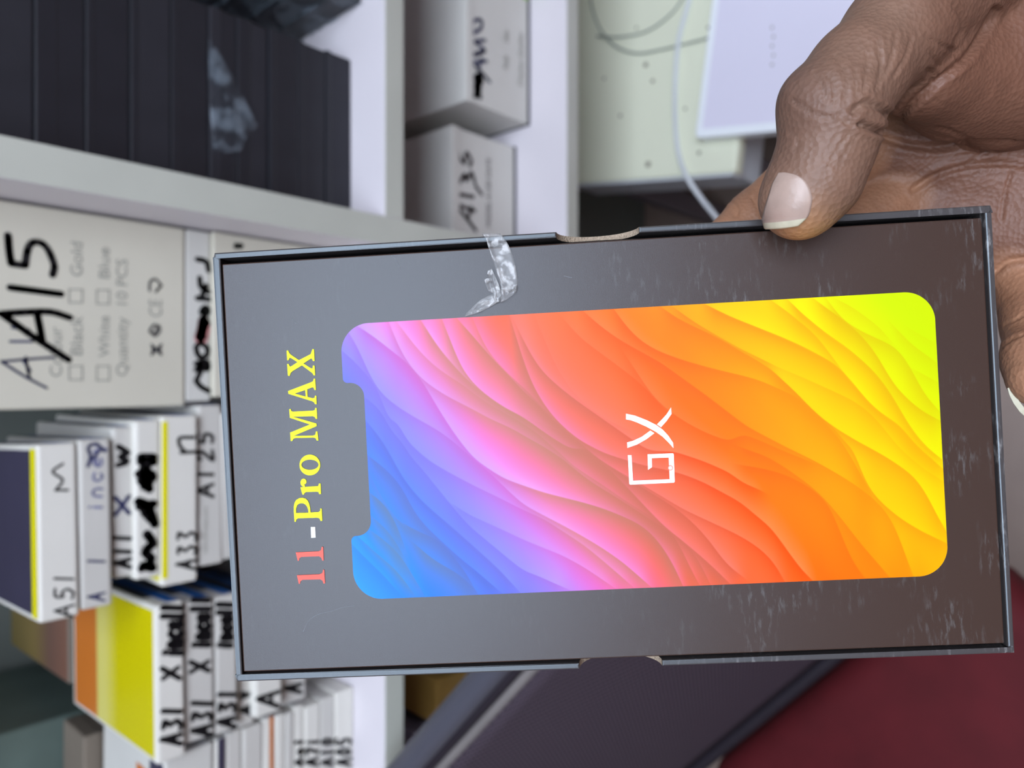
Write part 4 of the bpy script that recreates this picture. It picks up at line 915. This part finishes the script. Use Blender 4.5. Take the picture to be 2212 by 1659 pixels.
# ---------------------------------------------------------------- the hand (camera-side millimetres: right, up, away)
def K(px, py, d): return np.array((-(py-CY)/FPX*d, -(px-CX)/FPX*d, d))
CH = {
 'thumb': [((1729, 430, 157.5), 8.6), ((1762, 382, 156.5), 9.1), ((1790, 305, 155), 9.2), ((1795, 235, 154), 9.9), ((1850, 160, 156), 9.6), ((1935, 70, 161), 10.6), ((2060, -60, 170), 13.5), ((2240, -170, 182), 19)],
 'web': [((1995, 165, 170), 9.5), ((2080, 165, 182), 14), ((2180, 140, 186), 19), ((2330, 90, 192), 22)],
 'palm': [((1865, 300, 212), 11.5), ((1960, 320, 212), 13), ((2080, 370, 210), 14), ((2230, 400, 206), 16.5), ((2400, 330, 205), 20)],
 'heel': [((2000, 470, 214), 12.5), ((2110, 500, 212), 13), ((2235, 500, 205), 14), ((2380, 480, 204), 18)],
 'wrist': [((2350, 90, 200), 22), ((2560, -60, 214), 25), ((2800, -260, 235), 27)],
 'palm_core': [((2000, 250, 213), 11.5), ((2180, 285, 216), 16.5), ((2400, 220, 212), 24), ((2720, 20, 226), 28)],
 'wrist_far': [((2400, 330, 205), 20), ((2620, 160, 220), 23), ((2900, -60, 240), 25)],
 'index': [((1868, 296, 212), 11.2), ((1760, 372, 209), 10.0), ((1640, 482, 207), 9.3), ((1520, 590, 204), 8.4), ((1440, 660, 203), 7.6)],
 'middle': [((1950, 420, 215), 11.2), ((1735, 605, 208), 9.7), ((1580, 738, 205.5), 8.8), ((1490, 815, 204.5), 7.9)],
 'ring': [((2040, 480, 215), 10.8), ((1860, 690, 208), 9.4), ((1710, 830, 205), 8.5), ((1620, 905, 204), 7.7)],
 'little': [((2140, 505, 211), 10.5), ((2222, 610, 203), 9.2), ((2246, 700, 192), 8.4), ((2243, 775, 183), 7.7), ((2244, 815, 180), 7.1)],
}
CONES = {k: [(K(*a[0]), K(*b[0]), a[1], b[1]) for a, b in zip(v[:-1], v[1:])] for k, v in CH.items()}
def sd_cone(p, a, b, r1, r2):
    ba = b-a; l2 = ba@ba; rr = r1-r2; a2 = l2-rr*rr; il = 1/l2
    pa = p-a; y = pa@ba; zc_ = y-l2; x = pa*l2 - np.outer(y, ba); x2 = (x*x).sum(1); y2 = y*y*l2; z2 = zc_*zc_*l2
    kk = np.sign(rr)*rr*rr*x2
    out = (np.sqrt(x2*a2*il) + y*rr)*il - r1
    c1 = np.sign(zc_)*a2*z2 > kk; c2_ = np.sign(y)*a2*y2 < kk
    out = np.where(c2_, np.sqrt(x2+y2)*il - r1, out); out = np.where(c1, np.sqrt(x2+z2)*il - r2, out)
    return out
def smin(a, b, k):
    h = np.clip(.5+.5*(b-a)/k, 0, 1); return b*(1-h)+a*h - k*h*(1-h)
GK = {'thumb': 3.0, 'web': 5.0, 'palm': 6.0, 'heel': 6.0, 'palm_core': 8.0, 'wrist': 8.0, 'wrist_far': 8.0, 'index': 2.5, 'middle': 2.5, 'ring': 2.5, 'little': 2.5}
def sdf(p):
    res = None
    for g, cs in CONES.items():
        d = None
        for c in cs:
            q = sd_cone(p, *c); d = q if d is None else smin(d, q, GK[g])
        res = d if res is None else smin(res, d, 3.0 if g in ('index', 'middle', 'ring', 'little') else 4.0)
    return res
def grad(p, e=.05):
    g = np.stack([sdf(p+np.eye(3)[k]*e)-sdf(p-np.eye(3)[k]*e) for k in range(3)], 1); return g/np.maximum(np.linalg.norm(g, axis=1), 1e-9)[:, None]
def cam_to_world(p): return np.array([[*RGT], [*UPV], [*FWD]]).T @ p.T/1000 + np.array(EYE)[:, None]
def seg_dist(px, py, pts):
    d = np.full(len(px), 1e9)
    for (x0, y0), (x1, y1) in zip(pts[:-1], pts[1:]):
        vx, vy = x1-x0, y1-y0; t = np.clip(((px-x0)*vx+(py-y0)*vy)/(vx*vx+vy*vy), 0, 1)
        d = np.minimum(d, np.hypot(px-x0-t*vx, py-y0-t*vy))
    return d
Z3, Z1c = zc(1412, 0, 2.765), zc(1450, 200, 2.37)
def zl(c, *p): return catmull([c(*q) for q in p], 5) if len(p) > 2 else [c(*q) for q in p]
CREASES = [   # (polyline in the photograph, half width px, depth mm, nearest, farthest)
 (zl(Z3, (1190, 665), (1250, 620), (1340, 640), (1420, 700)), 9, .9, 140, 185), (zl(Z3, (1240, 745), (1310, 770), (1400, 800)), 9, 1.3, 140, 190),
 (zl(Z3, (1480, 690), (1560, 600), (1700, 480), (1850, 360), (1950, 220), (2040, 60)), 10, .9, 140, 190), (zl(Z3, (1640, 420), (1660, 480)), 8, .5, 140, 190),
 (zl(Z3, (1100, 680), (1160, 740), (1250, 740)), 6, .4, 140, 180), (zl(Z3, (840, 600), (900, 640), (980, 690), (1060, 700)), 6, .4, 140, 175), (zl(Z3, (960, 440), (1010, 520), (1030, 600)), 5, .35, 140, 175),
 (zl(Z3, (1040, 440), (1080, 520), (1075, 620)), 5, .35, 140, 175), (zl(Z3, (1080, 330), (1140, 420), (1160, 500), (1140, 590)), 5, .35, 140, 178), (zl(Z3, (1200, 420), (1210, 520), (1205, 600)), 5, .3, 140, 178),
 (zl(Z3, (1280, 320), (1270, 450), (1250, 560)), 5, .35, 140, 180), (zl(Z3, (1340, 250), (1360, 400), (1330, 540)), 5, .35, 140, 180), (zl(Z3, (1450, 200), (1420, 350), (1370, 470)), 5, .3, 140, 180),
 (zl(Z3, (1540, 220), (1500, 350), (1430, 460)), 5, .35, 140, 182), (zl(Z3, (1790, 30), (1840, 100), (1840, 180), (1800, 250)), 6, .45, 140, 190), (zl(Z3, (1620, 210), (1700, 260), (1780, 300), (1820, 380)), 5, .35, 140, 190),
 (zl(Z3, (1700, 480), (1690, 380), (1640, 300)), 5, .3, 140, 190), (zl(Z3, (820, 790), (860, 830), (850, 900)), 5, .25, 140, 170), (zl(Z3, (1180, 780), (1090, 900), (1040, 1010)), 5, .25, 140, 172),
 (zl(Z3, (1120, 770), (1050, 880), (1010, 960)), 4, .2, 140, 172), (zl(Z3, (1220, 800), (1150, 900), (1080, 1000)), 4, .2, 140, 172),
 (zl(Z3, (1300, 790), (1500, 860), (1700, 880), (1900, 850), (2212, 840)), 10, .9, 183, 240), (zl(Z3, (1550, 1130), (1700, 1040), (1900, 985), (2100, 975), (2212, 990)), 8, .8, 183, 240),
 (zl(Z3, (1870, 980), (1960, 920), (2040, 900)), 5, .4, 183, 240), (zl(Z3, (2140, 1020), (2100, 1150), (2080, 1300)), 5, .35, 183, 240), (zl(Z3, (2040, 1620), (2120, 1560), (2212, 1545)), 8, .8, 175, 240),
 (zl(Z3, (1700, 760), (1800, 790), (1900, 840)), 5, .3, 160, 240), (zl(Z3, (470, 1210), (500, 1250), (490, 1290)), 6, .4, 185, 240), (zl(Z3, (590, 1180), (620, 1230), (640, 1270)), 6, .4, 185, 240),
 ([(2172, 700), (2196, 690), (2212, 680)], 4, .3, 165, 200), ([(2168, 745), (2190, 730), (2212, 722)], 4, .3, 165, 200),
]
def build_hand():
    bm = bmesh.new()
    for cs in CONES.values():
        for a, b, r1, r2 in cs:
            t = bmesh.new()
            for c, r in ((a, r1), (b, r2)): bmesh.ops.create_icosphere(t, subdivisions=3, radius=r, matrix=Matrix.Translation(Vector(c)))
            h = bmesh.ops.convex_hull(t, input=t.verts)
            bmesh.ops.delete(t, geom=list({g for g in h['geom_interior'] + h['geom_unused'] if isinstance(g, bmesh.types.BMVert)}), context='VERTS')
            vm = [bm.verts.new(v.co) for v in t.verts]; t.verts.index_update()
            for f in t.faces:
                try: bm.faces.new([vm[v.index] for v in f.verts])
                except ValueError: pass
            t.free()
    me = bpy.data.meshes.new('rough'); bm.to_mesh(me); bm.free()
    o = bpy.data.objects.new('rough', me); COL.objects.link(o)
    md = o.modifiers.new('r', 'REMESH'); md.mode = 'VOXEL'; md.voxel_size = .62; md.use_smooth_shade = True
    dg = bpy.context.evaluated_depsgraph_get(); m2 = bpy.data.meshes.new_from_object(o.evaluated_get(dg))
    bpy.data.objects.remove(o); bpy.data.meshes.remove(me)
    V = np.empty(len(m2.vertices)*3, 'f'); m2.vertices.foreach_get('co', V); V = V.reshape(-1, 3).astype(float)
    for _ in range(4): V -= grad(V)*np.clip(sdf(V), -1.5, 1.5)[:, None]
    N = grad(V)
    # lay of the flesh: broad soft unevenness, knuckle fullness
    px = CX - V[:, 1]/V[:, 2]*FPX; py = CY - V[:, 0]/V[:, 2]*FPX; d = V[:, 2]
    disp = np.zeros(len(V)); facing = (-(N*V).sum(1)/np.linalg.norm(V, axis=1))
    for pts, w, dep, d0, d1 in CREASES:
        w = w*.72; q = seg_dist(px, py, [tuple(p) for p in pts]); ok = (d > d0) & (d < d1) & (facing > .05)
        disp -= np.where(ok, 1.2*dep*(np.exp(-(q/w)**2) - .35*np.exp(-((q-2.2*w)/w)**2)), 0)
    thumbd = seg_dist(px, py, [(1700, 200), (1790, 250)]); disp += np.where((d < 175), .5*np.exp(-(thumbd/60)**2), 0)
    # nail bed hollow
    V = V + N*disp[:, None]
    pig = np.zeros(len(V))                      # 0 palm skin .. 1 back-of-hand skin
    dt = np.full(len(V), 1e9)
    for a, b, r1, r2 in CONES['thumb']: dt = np.minimum(dt, sd_cone(V, a, b, r1, r2))
    near = np.clip(1-dt/4.0, 0, 1); back = np.clip((2010 - px - .25*(py-250))/160, 0, 1)
    pig = near*np.clip(.25+back, 0, 1)
    knuck = np.exp(-((px-1725)**2+(py-200)**2)/95**2)*near + .5*np.exp(-((px-1690)**2+(py-330)**2)/55**2)*near
    tipl = np.exp(-((px-1740)**2+(py-515)**2)/70**2)*near
    W = cam_to_world(V).T
    me2 = bpy.data.meshes.new('hand'); m2.vertices.foreach_set('co', W.astype('f').ravel())
    at = m2.color_attributes.new('skin', 'FLOAT_COLOR', 'POINT')
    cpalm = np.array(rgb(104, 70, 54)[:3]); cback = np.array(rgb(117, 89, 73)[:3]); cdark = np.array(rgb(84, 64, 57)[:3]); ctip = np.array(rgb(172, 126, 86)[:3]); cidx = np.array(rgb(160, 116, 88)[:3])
    di = np.full(len(V), 1e9)
    for g in ('index', 'little', 'middle', 'ring'):
        for a, b, r1, r2 in CONES[g]: di = np.minimum(di, sd_cone(V, a, b, r1, r2))
    isf = np.clip(1-di/3, 0, 1)*(1-near)
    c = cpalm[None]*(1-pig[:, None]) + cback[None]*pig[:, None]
    c = c*(1-isf[:, None]*.8) + cidx[None]*isf[:, None]*.8
    c = c*(1-knuck[:, None]*.62) + cdark[None]*knuck[:, None]*.62; c = c*(1-tipl[:, None]*.7) + ctip[None]*tipl[:, None]*.7
    at.data.foreach_set('color', np.concatenate([c, np.ones((len(c), 1))], 1).astype('f').ravel())
    m2.name = 'hand'; bpy.data.meshes.remove(me2)
    for p in m2.polygons: p.use_smooth = True
    m2.update()
    m = bpy.data.materials.new('brown_skin'); m.use_nodes = True; nt = m.node_tree; b = nt.nodes['Principled BSDF']
    an = nt.nodes.new('ShaderNodeVertexColor'); an.layer_name = 'skin'; tc = nt.nodes.new('ShaderNodeTexCoord')
    n1 = nt.nodes.new('ShaderNodeTexNoise'); n1.inputs['Scale'].default_value = 260; n1.inputs['Detail'].default_value = 6
    n2 = nt.nodes.new('ShaderNodeTexVoronoi'); n2.inputs['Scale'].default_value = 900
    r = nt.nodes.new('ShaderNodeMapRange'); r.inputs['To Min'].default_value = .82; r.inputs['To Max'].default_value = 1.18
    mu = nt.nodes.new('ShaderNodeVectorMath'); mu.operation = 'SCALE'
    ad = nt.nodes.new('ShaderNodeMath'); ad.operation = 'ADD'
    bp = nt.nodes.new('ShaderNodeBump'); bp.inputs['Strength'].default_value = .45; bp.inputs['Distance'].default_value = .0004
    L = nt.links.new
    L(tc.outputs['Object'], n1.inputs['Vector']); L(tc.outputs['Object'], n2.inputs['Vector']); L(n1.outputs['Fac'], r.inputs['Value']); L(an.outputs['Color'], mu.inputs[0]); L(r.outputs[0], mu.inputs['Scale'])
    L(mu.outputs[0], b.inputs['Base Color']); L(n1.outputs['Fac'], ad.inputs[0]); L(n2.outputs['Distance'], ad.inputs[1]); L(ad.outputs[0], bp.inputs['Height']); L(bp.outputs['Normal'], b.inputs['Normal'])
    b.inputs['Roughness'].default_value = .54; b.inputs['Specular IOR Level'].default_value = .35
    b.inputs['Subsurface Weight'].default_value = .12; b.inputs['Subsurface Radius'].default_value = (.8, .45, .3); b.inputs['Subsurface Scale'].default_value = .0015
    o = link('hand', m2, m)
    return tag(o, 'brown skinned hand gripping the phone box, thumb in front of its right edge', 'hand')
hand = build_hand()
def trace(px, py, t0=120.0, pts=None):
    d = np.stack([-(py-CY)/FPX, -(px-CX)/FPX, np.ones(len(px))], 1); t = np.full(len(px), t0)
    best, bt = np.full(len(px), 1e9), t.copy()
    for _ in range(90):
        q = sdf(d*t[:, None]); k = q < best; best[k] = q[k]; bt[k] = t[k]; t = np.minimum(t + q*.8/np.linalg.norm(d, axis=1), 260)
    P = d*bt[:, None]                                   # rays that just miss are brought onto the nearest flesh
    for _ in range(4): P = P - grad(P)*np.clip(sdf(P), -3, 3)[:, None]
    return P
def nail(left, right, mnail, mtip, lift, name, t0=120.0, sink=.25, tipn=4, dmax=1e9):
    """grid between two pixel polylines (root -> free edge), laid on the fingertip"""
    L = np.array(catmull(left, 6)); Rr = np.array(catmull(right, 6)); n = 18; rows = len(L)
    s = np.linspace(0, 1, n+1); G = L[:, None]*(1-s)[None, :, None] + Rr[:, None]*s[None, :, None]
    P = trace(G[..., 0].ravel(), G[..., 1].ravel(), t0); Nn = grad(P)
    u = np.repeat(np.linspace(0, 1, rows)[:, None], n+1, 1).ravel(); sv = np.tile(s, rows)
    # the plate is flatter than the flesh and frees itself towards the tip
    arch = 1-(2*sv-1)**2
    off = -sink + lift*(.35+.65*arch)*np.clip(u*5, 0, 1) + .45*np.clip((u-.8)/.2, 0, 1)
    P = P + Nn*off[:, None]; P = P*np.minimum(1, dmax/P[:, 2])[:, None]; W = cam_to_world(P).T
    F = []; mi = []
    for i in range(rows-1):
        for j in range(n): a = i*(n+1)+j; F.append((a, a+1, a+n+2, a+n+1)); mi.append(1 if i >= rows-1-tipn else 0)
    me = bpy.data.meshes.new(name); me.from_pydata([tuple(w) for w in W], [], F); me.update()
    for p, k in zip(me.polygons, mi): p.material_index = k; p.use_smooth = True
    o = link(name, me, [mnail, mtip], hand); sm = o.modifiers.new('t', 'SOLIDIFY'); sm.thickness = .0005; sm.offset = 0
    return o
M['nail'] = mat('nail_plate', rgb(156, 134, 122), .36, .4, var=.10, scale=260, bump=.15, bscale=500, coat=.0)
M['nailtip'] = mat('nail_free_edge', rgb(176, 170, 148), .45, .3, var=.12, scale=300)
ZN = zc(1640, 340, 8.296)
nail([ZN(*p) for p in ((345, 275), (250, 460), (175, 680), (105, 900), (70, 1060), (58, 1150), (105, 1255))], [ZN(*p) for p in ((430, 270), (700, 340), (860, 480), (940, 700), (925, 880), (870, 1050), (700, 1200))], M['nail'], M['nailtip'], .55, 'thumbnail', dmax=163.6, tipn=5)['label'] = 'pale pink thumbnail with white free edge'
# the little finger shows only the free edge of its nail, past the fingertip
ed = [((2176, 838), (2186, 836)), ((2180, 853), (2192, 850)), ((2189, 871), (2201, 866)), ((2202, 889), (2213, 882)), ((2218, 903), (2227, 894)), ((2236, 912), (2243, 902))]
vv = [K(*p, 181.5 - .5*j) for pr in ed for j, p in enumerate(pr)]
me = bpy.data.meshes.new('fingernail'); me.from_pydata([tuple(w) for w in cam_to_world(np.array(vv)).T], [], [(2*i, 2*i+2, 2*i+3, 2*i+1) for i in range(len(ed)-1)]); me.update()
fn = link('fingernail', me, M['nailtip'], hand); sm = fn.modifiers.new('t', 'SOLIDIFY'); sm.thickness = .0006; sm.offset = 0
